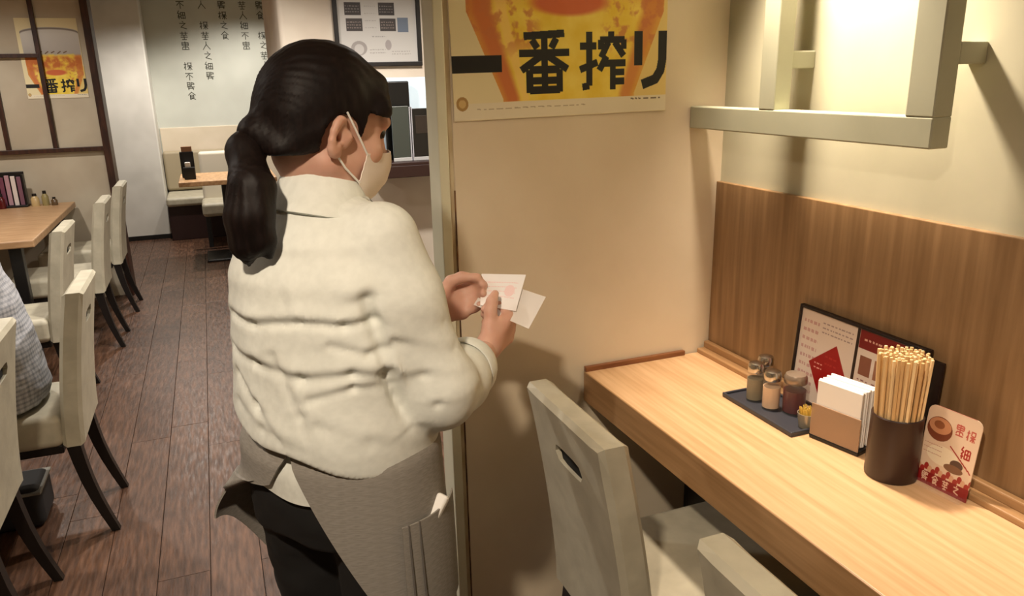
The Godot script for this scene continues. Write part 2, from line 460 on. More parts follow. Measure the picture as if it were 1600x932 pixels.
func make_chair(label: String, m: Material, group: String) -> Node3D:   # faces -x, the foot of its back at the origin, the seat towards -x
	var t := thing("dining_chair", label, "chair", Vector3.ZERO, 0.0, group)
	t.set_meta("base_name", "dining_chair")
	var outer := []; var inner := []
	var wb := 0.180; var wt := 0.172; var y0 := 0.345; var y1 := 0.865; var yc := 0.752
	var corners := [Vector2(wb, y0), Vector2(wt, y1), Vector2(-wt, y1), Vector2(-wb, y0)]
	var steps := [9, 8, 9, 8]
	for k in 4:
		for i in steps[k]:
			var p: Vector2 = corners[k].lerp(corners[(k + 1) % 4], float(i) / steps[k])
			var a := (p - Vector2(0, yc)).angle()
			var r := 1.0 / pow(pow(absf(cos(a)) / 0.062, 4.0) + pow(absf(sin(a)) / 0.021, 4.0), 0.25)
			outer.append(p); inner.append(Vector2(0, yc) + Vector2(cos(a), sin(a)) * r)
	var g := Geo.new()
	g.ring_slab(outer, inner, 0.066, 0.012, 6)
	for i in g.v.size():                             # turned to face -x, narrowed, then leaned back
		g.v[i] = Vector3(g.v[i].z * (1.0 - 0.15 * (g.v[i].y - 0.4)), g.v[i].y, -g.v[i].x); g.nn[i] = Vector3(g.nn[i].z, g.nn[i].y, -g.nn[i].x)
	g.warp(func(p: Vector3) -> Vector3: return Vector3(p.x + 0.025 + 0.075 * pow(clampf((p.y - 0.33) / 0.53, 0.0, 1.2), 1.5), p.y, p.z))
	obj("backrest", g, m, t)
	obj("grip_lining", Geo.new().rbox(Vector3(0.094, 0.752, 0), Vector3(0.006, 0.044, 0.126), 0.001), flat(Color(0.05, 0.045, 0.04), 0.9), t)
	obj("seat", Geo.new().rbox(Vector3(-0.215, 0.405, 0), Vector3(0.43, 0.115, 0.37), 0.028, 3), m, t)
	var slot := Geo.new()                           # dark lining seen through the grip slot
	slot.rbox(Vector3(-0.2, 0.335, 0), Vector3(0.38, 0.03, 0.33), 0.003)
	obj("seat_frame", slot, M.darkwood, t)
	for sx in [0, 1]:
		for sz in [-1.0, 1.0]:
			var top := Vector3(0.02 if sx else -0.37, 0.345, sz * 0.148)
			var foot := Vector3(0.10 if sx else -0.40, 0.0, sz * 0.158)
			var b := Geo.new()
			var rows := []
			for i in 6:
				var f := i / 5.0
				var c := foot.lerp(top, f) + Vector3(0.012 * sin(f * PI) * (-1 if sx else 0), 0, 0)
				var w := lerpf(0.013, 0.021, f)
				rows.append(PackedVector3Array([c + Vector3(-w, 0, w), c + Vector3(w, 0, w), c + Vector3(w, 0, -w), c + Vector3(-w, 0, -w)]))
			for i in 5:
				for j in 4: b.quad(rows[i][j], rows[i][(j + 1) % 4], rows[i + 1][(j + 1) % 4], rows[i + 1][j])
			b.quad(rows[0][3], rows[0][2], rows[0][1], rows[0][0])
			obj("leg", b, M.darkwood, t)
	return t

func shaker(at: Vector3, r: float, h: float, fill: Material, lid: Material, label: String, called: String, shoulder: bool) -> void:
	var t := thing(called, label, "shaker" if called != "sauce_jar" else "jar", at, 0.0, "condiments on the dark tray")
	var lh := h * 0.24
	var bh := h - lh
	obj("contents", Geo.new().lathe([Vector2(0, 0.005), Vector2(r * 0.93, 0.005), Vector2(r * 0.95, bh * 0.76), Vector2(0, bh * 0.77)], 20), fill, t)
	var prof := [Vector2(0, 0.0005), Vector2(r * 0.93, 0.0005), Vector2(r, 0.004), Vector2(r, bh * 0.8), Vector2(r * 0.88, bh * 0.96), Vector2(r * 0.86, bh)]
	if not shoulder: prof = [Vector2(0, 0.0005), Vector2(r * 0.95, 0.0005), Vector2(r, 0.004), Vector2(r, bh)]
	obj("glass_body", Geo.new().lathe(prof, 24), M.glass, t)
	obj("lid", Geo.new().lathe([Vector2(r * 0.9, bh - 0.002), Vector2(r * 0.96, bh), Vector2(r * 0.97, bh + lh * 0.55), Vector2(r * 0.85, bh + lh * 0.85), Vector2(r * 0.4, h), Vector2(0, h)], 24), lid, t)

func downlight(at: Vector3, energy: float, c: Color, label: String, angle := 72.0, aim := Vector3.DOWN) -> void:
	var t := thing("downlight", label, "ceiling light", at, 0.0, "recessed ceiling downlights")
	obj("trim_ring", Geo.new().lathe([Vector2(0.050, -0.001), Vector2(0.062, -0.006), Vector2(0.068, -0.001)], 24), M.whitepaint, t)
	var glow := flat(Color(0.95, 0.93, 0.88), 0.5)
	glow.emission_enabled = true; glow.emission = c; glow.emission_energy_multiplier = 4.0
	obj("light_lens", Geo.new().lathe([Vector2(0, -0.004), Vector2(0.05, -0.003), Vector2(0.05, -0.0005)], 24), glow, t)
	var l := SpotLight3D.new()
	l.name = "light"
	l.light_color = c; l.light_energy = energy; l.light_size = 0.05; l.spot_range = 14.0; l.spot_angle = angle; l.spot_angle_attenuation = 0.6 if aim == Vector3.DOWN else 0.9; l.spot_attenuation = 2.0
	l.shadow_enabled = true
	l.basis = Basis.looking_at(aim, Vector3.FORWARD)
	l.position.y = -0.03
	t.add_child(l)

# ---------------------------------------------------------------- the place
const CEIL := 2.46
func _ready() -> void:
	# camera
	var cam := Camera3D.new()
	cam.name = "camera"
	cam.fov = 42.70
	cam.position = Vector3(0, 1.5, 0)
	cam.rotation_order = EULER_ORDER_YXZ
	cam.rotation_degrees = Vector3(-16.172, -21.011, -1.2455)
	cam.near = 0.05; cam.current = true
	add_child(cam)
	# surroundings: an inner room, so almost no sky
	var we := WorldEnvironment.new()
	we.name = "environment"
	var e := Environment.new()
	e.background_mode = Environment.BG_COLOR
	e.background_color = Color(0.02, 0.02, 0.02)
	e.tonemap_mode = Environment.TONE_MAPPER_LINEAR
	e.tonemap_exposure = 1.06
	e.sdfgi_enabled = true; e.ssao_enabled = true; e.ssil_enabled = true
	we.environment = e
	add_child(we)
	# materials
	M.darkwood = grainy(Color(0.045, 0.028, 0.022), Color(0.075, 0.046, 0.036), Vector3(6, 1, 6), 0.45, 0.01, 4, 3, false)
	M.whitepaint = flat(Color(0.85, 0.84, 0.80), 0.5)
	M.glass = flat(Color(0.95, 0.95, 0.93, 0.04), 0.05, 0.0, 0.3); M.glass.transparency = BaseMaterial3D.TRANSPARENCY_ALPHA
	M.chrome = flat(Color(0.80, 0.78, 0.74), 0.22, 1.0)
	M.black = flat(Color(0.045, 0.04, 0.04), 0.4)
	M.paper = flat(Color(0.93, 0.92, 0.90), 0.8)
	var warm := Color(1.0, 0.92, 0.82)
	var white := Color(1.0, 0.965, 0.92)
	downlight(Vector3(-0.42, CEIL, 0.02), 3.9, warm, "recessed downlight over the aisle nearest the camera")
	downlight(Vector3(1.10, 2.12, -1.44), 3.7, warm, "recessed downlight over the far end of the counter", 42.0, Vector3(0.2, -0.62, 0.15))
	downlight(Vector3(1.10, 2.12, -0.45), 0.9, warm, "recessed downlight over the near end of the counter", 42.0, Vector3(0.2, -0.62, 0.10))
	downlight(Vector3(-1.35, CEIL, -2.6), 2.2, white, "recessed downlight over the seated customer")
	downlight(Vector3(-1.35, CEIL, -5.0), 2.2, white, "recessed downlight over the left table")
	downlight(Vector3(-0.1, CEIL, -3.6), 3.0, white, "recessed downlight over the middle of the aisle")
	downlight(Vector3(-0.35, CEIL, -7.3), 3.2, white, "recessed downlight over the rear table")
	downlight(Vector3(0.5, CEIL, -7.9), 2.4, white, "recessed downlight before the lettered wall")
	downlight(Vector3(1.1, CEIL, -3.3), 4.0, white, "recessed downlight before the framed sheet")
	shell()
	seating()
	counter_side()
	small_things()
	people()

func shell() -> void:
	var wall := grainy(Color(0.80, 0.75, 0.66), Color(0.84, 0.79, 0.71), Vector3.ONE * 0.7, 0.75, 0.006, 4, 11)
	var aged := grainy(Color(0.85, 0.79, 0.685), Color(0.88, 0.825, 0.725), Vector3.ONE * 0.6, 0.6, 0.006, 5, 12)
	var greenish := grainy(Color(0.70, 0.685, 0.59), Color(0.74, 0.725, 0.63), Vector3.ONE * 0.8, 0.7, 0.006, 4, 13)
	M.wall = wall; M.aged = aged; M.greenish = greenish
	# floor: a slab with planks laid on it, each plank of its own
	var fl := struct("floor", Geo.new().span(Vector3(-3.3, -0.12, -9.0), Vector3(2.4, -0.006, 2.2), 0.002), flat(Color(0.07, 0.045, 0.035), 0.7), "dark brown wooden plank floor")
	var pm := []
	for k in 5:
		var b := Color(0.335, 0.215, 0.145).lerp(Color(0.40, 0.27, 0.19), [0.1, 0.9, 0.4, 0.0, 0.65][k])
		var m := grainy(b.darkened(0.34), b.lightened(0.05), Vector3(7.0, 1.0, 0.9), 0.42, 0.012, 5, 20 + k, true, 1.2, 0.2)
		m.roughness_texture = noise_tex(Color(0.5, 0.5, 0.5), Color(1, 1, 1), 0.02, 3, 9); m.roughness = 0.55
		pm.append(m)
	var rng := RandomNumberGenerator.new(); rng.seed = 5
	var pw := 0.156
	var shapes := {}
	var x := -3.282
	while x < 1.28:
		var z := 0.0 - rng.randf() * 0.9
		while z > -8.7:
			var l: float = [0.9, 1.2, 1.5][rng.randi() % 3]
			if z - l < -8.72: l = z + 8.72
			if l < 0.1: break
			var key := "%.2f" % l
			if not shapes.has(key): shapes[key] = Geo.new().rbox(Vector3(0, -0.006, 0), Vector3(pw - 0.0018, 0.012, l - 0.0018), 0.0012).mesh()
			var p := obj("plank", shapes[key], pm[rng.randi() % 5], fl)
			p.position = Vector3(x + pw / 2, rng.randf_range(-0.0004, 0.0), z - l / 2)
			z -= l
		x += pw
	struct("ceiling", Geo.new().span(Vector3(-3.3, CEIL, -9.0), Vector3(2.4, CEIL + 0.12, 2.2)), flat(Color(0.82, 0.79, 0.72), 0.8), "plain pale ceiling")
	# walls
	var wr := struct("wall_right", Geo.new().span(Vector3(1.30, -0.006, -1.80), Vector3(1.45, CEIL, 2.2)), greenish, "pale wall behind the counter")
	var wm := struct("wall_middle", Geo.new().span(Vector3(0.535, -0.006, -1.84), Vector3(2.4, CEIL, -1.76), 0.003), aged, "aged cream partition wall with the large poster")
	var pan := grainy(Color(0.49, 0.375, 0.25), Color(0.61, 0.485, 0.345), Vector3(6, 0.35, 6), 0.42, 0.010, 5, 31, true, 1.2, 0.04)
	M.panel = pan
	obj("wood_panel", Geo.new().span(Vector3(1.285, 0.60, -1.758), Vector3(1.301, 1.213, 2.1), 0.002), pan, wr).set_meta("label", "brown vertical-grained wood panel above the counter")
	struct("trim_1", Geo.new().span(Vector3(0.497, -0.004, -1.845), Vector3(0.522, CEIL, -1.752), 0.003), grainy(Color(0.83, 0.82, 0.72), Color(0.88, 0.87, 0.78), Vector3.ONE, 0.6, 0.006, 3, 43), "pale green end post of the partition wall")
	var t2 := struct("trim_2", Geo.new().span(Vector3(0.5215, -0.004, -1.84), Vector3(0.5355, CEIL, -1.762), 0.001), grainy(Color(0.70, 0.63, 0.50), Color(0.80, 0.75, 0.63), Vector3(4, 1.2, 4), 0.7, 0.012, 4, 41), "pale strip with rusty brown gaps beside the end post")
	var rust := grainy(Color(0.22, 0.12, 0.07), Color(0.52, 0.38, 0.24), Vector3(6, 2.4, 6), 0.9, 0.014, 4, 42)
	obj("stained_gap", Geo.new().span(Vector3(0.5205, 0.0, -1.763), Vector3(0.5235, 1.30, -1.7605), 0.0005), rust, t2)
	obj("stained_gap", Geo.new().span(Vector3(0.5335, 0.0, -1.763), Vector3(0.5365, 1.24, -1.7592), 0.0005), rust, t2)
	struct("trim_4", Geo.new().span(Vector3(0.88, 2.12, -1.775), Vector3(1.32, CEIL + 0.01, 2.12)), flat(Color(0.82, 0.79, 0.72), 0.8), "lowered pale soffit over the counter")
	struct("wall_left", Geo.new().span(Vector3(-3.4, -0.006, -9.0), Vector3(-3.25, CEIL, 2.2)), wall, "cream side wall")
	struct("wall_behind", Geo.new().span(Vector3(-3.3, -0.006, 2.1), Vector3(2.4, CEIL, 2.25)), wall, "cream wall behind the camera")
	struct("wall_outer", Geo.new().span(Vector3(2.25, -0.006, -9.0), Vector3(2.4, CEIL, -1.88)), wall, "cream side wall of the rear room")
	# the lattice wall
	var lw := struct("wall_lattice", Geo.new().span(Vector3(-3.3, -0.006, -6.30), Vector3(-0.70, CEIL, -6.15)), grainy(Color(0.69, 0.64, 0.56), Color(0.74, 0.70, 0.62), Vector3.ONE * 0.7, 0.7, 0.006, 4, 14), "cream wall under and behind the dark lattice")
	var bar: Material = grainy(Color(0.17, 0.085, 0.05), Color(0.27, 0.15, 0.095), Vector3(6, 1, 6), 0.45, 0.01, 4, 44)
	for xx in [-1.275, -0.995, -1.565, -1.855, -2.145]:
		obj("lattice_bar", Geo.new().span(Vector3(xx - 0.014, 1.085, -6.152), Vector3(xx + 0.014, CEIL - 0.005, -6.125), 0.002), bar, lw)
	obj("lattice_rail", Geo.new().span(Vector3(-3.2, 1.062, -6.152), Vector3(-0.70, 1.092, -6.12), 0.002), bar, lw)
	obj("lattice_rail", Geo.new().span(Vector3(-3.2, 1.690, -6.152), Vector3(-0.995, 1.716, -6.123), 0.002), bar, lw)
	struct("trim_3", Geo.new().span(Vector3(-0.702, -0.004, -6.31), Vector3(-0.655, CEIL, -6.115), 0.003), bar, "dark wooden post closing the lattice wall")
	# the rear: pillar, lettered wall, wall with the framed sheet
	var cool := grainy(Color(0.78, 0.77, 0.74), Color(0.83, 0.82, 0.79), Vector3.ONE * 0.8, 0.6, 0.006, 3, 15)
	struct("wall_pillar", Geo.new().rbox(Vector3(-1.20, CEIL / 2 - 0.003, -8.62), Vector3(1.46, CEIL + 0.006, 0.50), 0.015, 2), cool, "broad pale grey pillar beside the rear table")
	struct("baseboard_pillar", Geo.new().span(Vector3(-1.92, -0.004, -8.40), Vector3(-0.468, 0.045, -8.36)), M.black, "black baseboard of the pale pillar")
	var wf := struct("wall_far", Geo.new().span(Vector3(-3.3, -0.006, -8.95), Vector3(2.4, CEIL, -8.76)), grainy(Color(0.73, 0.74, 0.70), Color(0.77, 0.78, 0.74), Vector3.ONE * 0.6, 0.7, 0.006, 3, 16), "pale grey-green wall with columns of dark handwriting")
	obj("dado_panel", Geo.new().span(Vector3(-0.46, 0.0, -8.765), Vector3(2.2, 1.07, -8.745), 0.004), wall, wf)
	var ink := Geo.new()
	# five columns of small brush characters, as [x, top, count, gaps]
	var cols := [[-0.112, 2.30, [0, 1, 2, 7, 4, -1, 5, 0, 8, 3]], [0.087, 2.30, [6, -1, 5, 7, 6, 2, 1, 8]], [0.276, 2.30, [8, 5, 2, 3]], [0.474, 2.30, [7, 6, 1, 0, 4]], [0.642, 2.30, [8, 3, -1, 5, 2, 7, 6]]]
	for c in cols:
		var y: float = c[1]
		for k in c[2]:
			if k >= 0:
				for s in strokes(KANJI[k]):
					for i in s.size() - 1:
						var a := Vector2(c[0] - 0.037 + s[i].x * 0.074, y - s[i].y * 0.075); var b := Vector2(c[0] - 0.037 + s[i + 1].x * 0.074, y - s[i + 1].y * 0.075)
						var d := (b - a).normalized() * 0.0035; var n := Vector2(-d.y, d.x)
						a -= d; b += d
						ink.quad(Vector3(a.x - n.x, a.y - n.y, -8.7585), Vector3(b.x - n.x, b.y - n.y, -8.7585), Vector3(b.x + n.x, b.y + n.y, -8.7585), Vector3(a.x + n.x, a.y + n.y, -8.7585))
			y -= 0.098
	obj("brush_lettering", ink, flat(Color(0.30, 0.30, 0.26), 0.8), wf).set_meta("label", "columns of small dark brush characters")
	struct("wall_picture", Geo.new().rbox(Vector3(1.40, CEIL / 2 - 0.003, -5.0), Vector3(1.96, CEIL + 0.006, 1.0), 0.03, 3), grainy(Color(0.79, 0.74, 0.68), Color(0.83, 0.79, 0.73), Vector3.ONE * 0.8, 0.65, 0.006, 3, 17), "pinkish cream wall with the framed sheet")

func seating() -> void:
	var vinyl := grainy(Color(0.66, 0.635, 0.56), Color(0.72, 0.695, 0.615), Vector3.ONE * 2.0, 0.5, 0.01, 4, 51, false, 1.4, 0.15)
	M.vinyl = vinyl
	var grp := "cream dining chairs"
	# right-hand chairs, tucked under the counter: they face +x
	var c0 := make_chair("cream padded chair with a grip slot, tucked under the counter beside the partition wall", vinyl, grp)
	c0.position = Vector3(0.703, 0, -1.25); c0.rotation.y = PI
	dup(c0, Vector3(0.70, 0, -0.615), PI, "cream padded chair nearest the camera at the counter, cut off by the lower edge")
	for k in [[-0.568, -2.87, "cream chair with dark legs on the aisle, the seated customer on it"], [-0.71, -2.31, "cream chair at the left edge of the photo, in front of the customer's chair"], [-0.80, -4.12, "cream chair at the left table's near side, partly behind the customer's chair"], [-0.725, -5.02, "middle cream chair along the left table, its dark legs on the aisle"], [-0.70, -5.79, "farthest cream chair, against the dark lattice post"]]:
		dup(c0, Vector3(k[0], 0, k[1]), 0.0, k[2])
	# left table against the lattice wall
	var oak := grainy(Color(0.64, 0.50, 0.36), Color(0.74, 0.60, 0.45), Vector3(0.8, 3, 6), 0.4, 0.012, 4, 52)
	var t := thing("dining_table", "light wooden dining table with black legs standing against the lattice wall", "table", Vector3(-1.6, 0, -5.38))
	obj("tabletop", Geo.new().rbox(Vector3(0, 0.70, 0), Vector3(1.33, 0.04, 1.48), 0.006), oak, t)
	for sx in [-1, 1]:
		for sz in [-1, 1]:
			obj("leg", Geo.new().rbox(Vector3(sx * 0.56, 0.34, sz * 0.665), Vector3(0.06, 0.68, 0.06), 0.004), M.black, t)
	t.set_meta("base_name", "dining_table")
	dup(t, Vector3(-1.6, 0, -2.68), 0.0, "light wooden dining table in front of the seated customer")
	# rear corner: bench, white chair, pedestal table
	var red := flat(Color(0.16, 0.07, 0.06), 0.5)
	t = thing("bench", "upholstered bench with dark red-brown base beside the pale pillar", "bench", Vector3(-0.10, 0, -8.42))
	obj("base", Geo.new().rbox(Vector3(0, 0.17, 0), Vector3(0.72, 0.34, 0.46), 0.006), red, t)
	obj("seat_cushion", Geo.new().rbox(Vector3(0, 0.385, 0.0), Vector3(0.735, 0.09, 0.56), 0.03, 3), vinyl, t)
	obj("back_cushion", Geo.new().rbox(Vector3(0, 0.64, -0.27), Vector3(0.73, 0.40, 0.09), 0.03, 3), flat(Color(0.62, 0.57, 0.47), 0.6), t)
	t = thing("lounge_chair", "low white upholstered chair behind the rear pedestal table", "chair", Vector3(0.08, 0, -7.86))
	obj("seat", Geo.new().rbox(Vector3(0, 0.36, 0.02), Vector3(0.44, 0.13, 0.42), 0.035, 3), M.vinyl, t)
	obj("backrest", Geo.new().rbox(Vector3(0, 0.62, -0.18), Vector3(0.40, 0.50, 0.09), 0.03, 3), flat(Color(0.86, 0.83, 0.76), 0.55), t)
	for sx in [-1, 1]:
		for sz in [-1, 1]: obj("leg", Geo.new().rbox(Vector3(sx * 0.18, 0.15, sz * 0.16 - 0.0), Vector3(0.04, 0.30, 0.04), 0.003), M.black, t)
	t = thing("pedestal_table", "small light wood table on one black column in the rear corner", "table", Vector3(0.09, 0, -7.2))
	obj("tabletop", Geo.new().rbox(Vector3(0.02, 0.70, 0), Vector3(0.78, 0.04, 0.68), 0.006), grainy(Color(0.72, 0.55, 0.38), Color(0.82, 0.66, 0.48), Vector3(4, 3, 1), 0.4, 0.012, 4, 53), t)
	obj("column", Geo.new().lathe([Vector2(0.05, 0.02), Vector2(0.042, 0.06), Vector2(0.042, 0.66), Vector2(0.10, 0.68)], 20), M.black, t)
	obj("base", Geo.new().rbox(Vector3(0, 0.012, 0), Vector3(0.46, 0.024, 0.40), 0.008), M.black, t)
	# luggage on the floor under the customer's chair
	t = thing("bag", "dark grey bag lying on the floor under the customer's chair", "bag", Vector3(-0.80, 0, -2.92))
	obj("bag_body", Geo.new().rbox(Vector3(0, 0.075, 0), Vector3(0.20, 0.15, 0.20), 0.03, 3), flat(Color(0.13, 0.13, 0.14), 0.7), t)
	obj("piping", Geo.new().rbox(Vector3(0, 0.135, 0), Vector3(0.206, 0.010, 0.206), 0.004), flat(Color(0.55, 0.54, 0.50), 0.6), t)

func counter_side() -> void:
	var top := grainy(Color(0.74, 0.585, 0.42), Color(0.84, 0.70, 0.54), Vector3(8, 3, 0.4), 0.36, 0.010, 5, 61, true, 1.15, 0.03)
	var face := grainy(Color(0.58, 0.44, 0.29), Color(0.68, 0.53, 0.37), Vector3(5, 8, 0.4), 0.4, 0.010, 5, 62, true, 1.2, 0.03)
	var t := thing("counter", "long light wood wall counter with a thick front edge, holding the condiments", "counter", Vector3(1.08, 0, 0))
	obj("countertop", Geo.new().span(Vector3(-0.198, 0.700, -1.755), Vector3(0.203, 0.720, 1.6), 0.0025), top, t)
	obj("front_edge", Geo.new().span(Vector3(-0.200, 0.634, -1.755), Vector3(-0.160, 0.7195, 1.6), 0.002), face, t)
	obj("end_strip", Geo.new().span(Vector3(-0.198, 0.719, -1.758), Vector3(0.12, 0.734, -1.745), 0.002), grainy(Color(0.45, 0.27, 0.16), Color(0.55, 0.36, 0.22), Vector3(1, 8, 8), 0.4, 0.012, 4, 63), t)
	obj("back_ledge", Geo.new().span(Vector3(0.165, 0.719, -1.755), Vector3(0.204, 0.733, 1.6), 0.003), face, t)
	obj("back_batten", Geo.new().span(Vector3(0.188, 0.732, -1.755), Vector3(0.2045, 0.752, 1.6), 0.003), face, t)
	obj("support_panel", Geo.new().span(Vector3(0.14, 0.0, -1.75), Vector3(0.20, 0.70, 1.6), 0.003), M.darkwood, t)
	# open lattice shelf on spacers
	var p := grainy(Color(0.66, 0.66, 0.57), Color(0.70, 0.70, 0.61), Vector3.ONE, 0.6, 0.006, 3, 64)
	t = thing("wall_shelf", "pale grey-green open frame of thick bars fixed to the wall above the counter", "wall frame", Vector3(1.2125, 0, 0))
	obj("lower_rail", Geo.new().span(Vector3(-0.0225, 1.360, -1.758), Vector3(0.0225, 1.416, -1.013), 0.003), p, t)
	obj("upright", Geo.new().span(Vector3(-0.0225, 1.415, -1.485), Vector3(0.0225, 2.07, -1.432), 0.003), p, t)
	obj("upright", Geo.new().span(Vector3(-0.0225, 1.415, -1.075), Vector3(0.0225, 2.07, -1.013), 0.003), p, t)
	obj("upper_rail", Geo.new().span(Vector3(-0.0225, 2.069, -1.758), Vector3(0.0225, 2.118, -1.013), 0.003), p, t)
	for zz in [[-1.483, -1.436], [-1.050, -1.013]]:
		for yy in [1.505, 1.92]: obj("spacer", Geo.new().span(Vector3(0.0215, yy, zz[0]), Vector3(0.0885, yy + 0.038, zz[1]), 0.003), p, t)
	# posters
	var pr := poster_print()
	for k in [["large beer poster with black characters on the cream partition wall", Vector3(0.826, 1.405, -1.7565), 0.572, 0.012], ["smaller beer poster behind the dark lattice on the left wall", Vector3(-0.922, 1.425, -6.1475), 0.365, 0.0]]:
		var w: float = k[2]; var h := w * 1.414
		var g := Geo.new()
		g.quad_uv(Vector3(-w / 2, 0, 0.0008), Vector3(w / 2, 0, 0.0008), Vector3(w / 2, h, 0.0008), Vector3(-w / 2, h, 0.0008))
		g.quad(Vector3(w / 2, 0, 0), Vector3(-w / 2, 0, 0), Vector3(-w / 2, h, 0), Vector3(w / 2, h, 0))
		var o := single("poster", k[0], "poster", g, pr, "beer posters")
		o.position = k[1]; o.rotation.z = k[3]
	# framed sheet and the shelf of folders
	t = thing("picture_frame", "dark wood frame holding a pale printed sheet with small photos", "picture", Vector3(0.955, 1.573, -4.497))
	obj("sheet", sheet_geo(0.45, 0.56), licence_print(), t).position = Vector3(-0.225, 0.02, 0.004)
	for b in [[-0.245, 0.0, 0.245, 0.024], [-0.245, 0.576, 0.245, 0.60]]: obj("frame_rail", Geo.new().span(Vector3(b[0], b[1], 0), Vector3(b[2], b[3], 0.02), 0.003), M.darkwood, t)
	for b in [-0.245, 0.221]: obj("frame_stile", Geo.new().span(Vector3(b, 0.023, 0), Vector3(b + 0.024, 0.577, 0.02), 0.003), M.darkwood, t)
	t = thing("folder_shelf", "dark red-brown wooden shelf under the framed sheet", "shelf", Vector3(1.2, 0, -4.5))
	obj("board", Geo.new().span(Vector3(-0.42, 1.03, 0), Vector3(0.42, 1.05, 0.24), 0.003), flat(Color(0.16, 0.07, 0.055), 0.4), t)
	obj("front_lip", Geo.new().span(Vector3(-0.42, 0.965, 0.22), Vector3(0.42, 1.032, 0.24), 0.003), flat(Color(0.16, 0.07, 0.055), 0.4), t)

func sheet_geo(w: float, h: float) -> Geo:
	var g := Geo.new()
	g.quad_uv(Vector3(0, 0, 0.001), Vector3(w, 0, 0.001), Vector3(w, h, 0.001), Vector3(0, h, 0.001))
	g.quad(Vector3(w, 0, 0), Vector3(0, 0, 0), Vector3(0, h, 0), Vector3(w, h, 0))
	return g

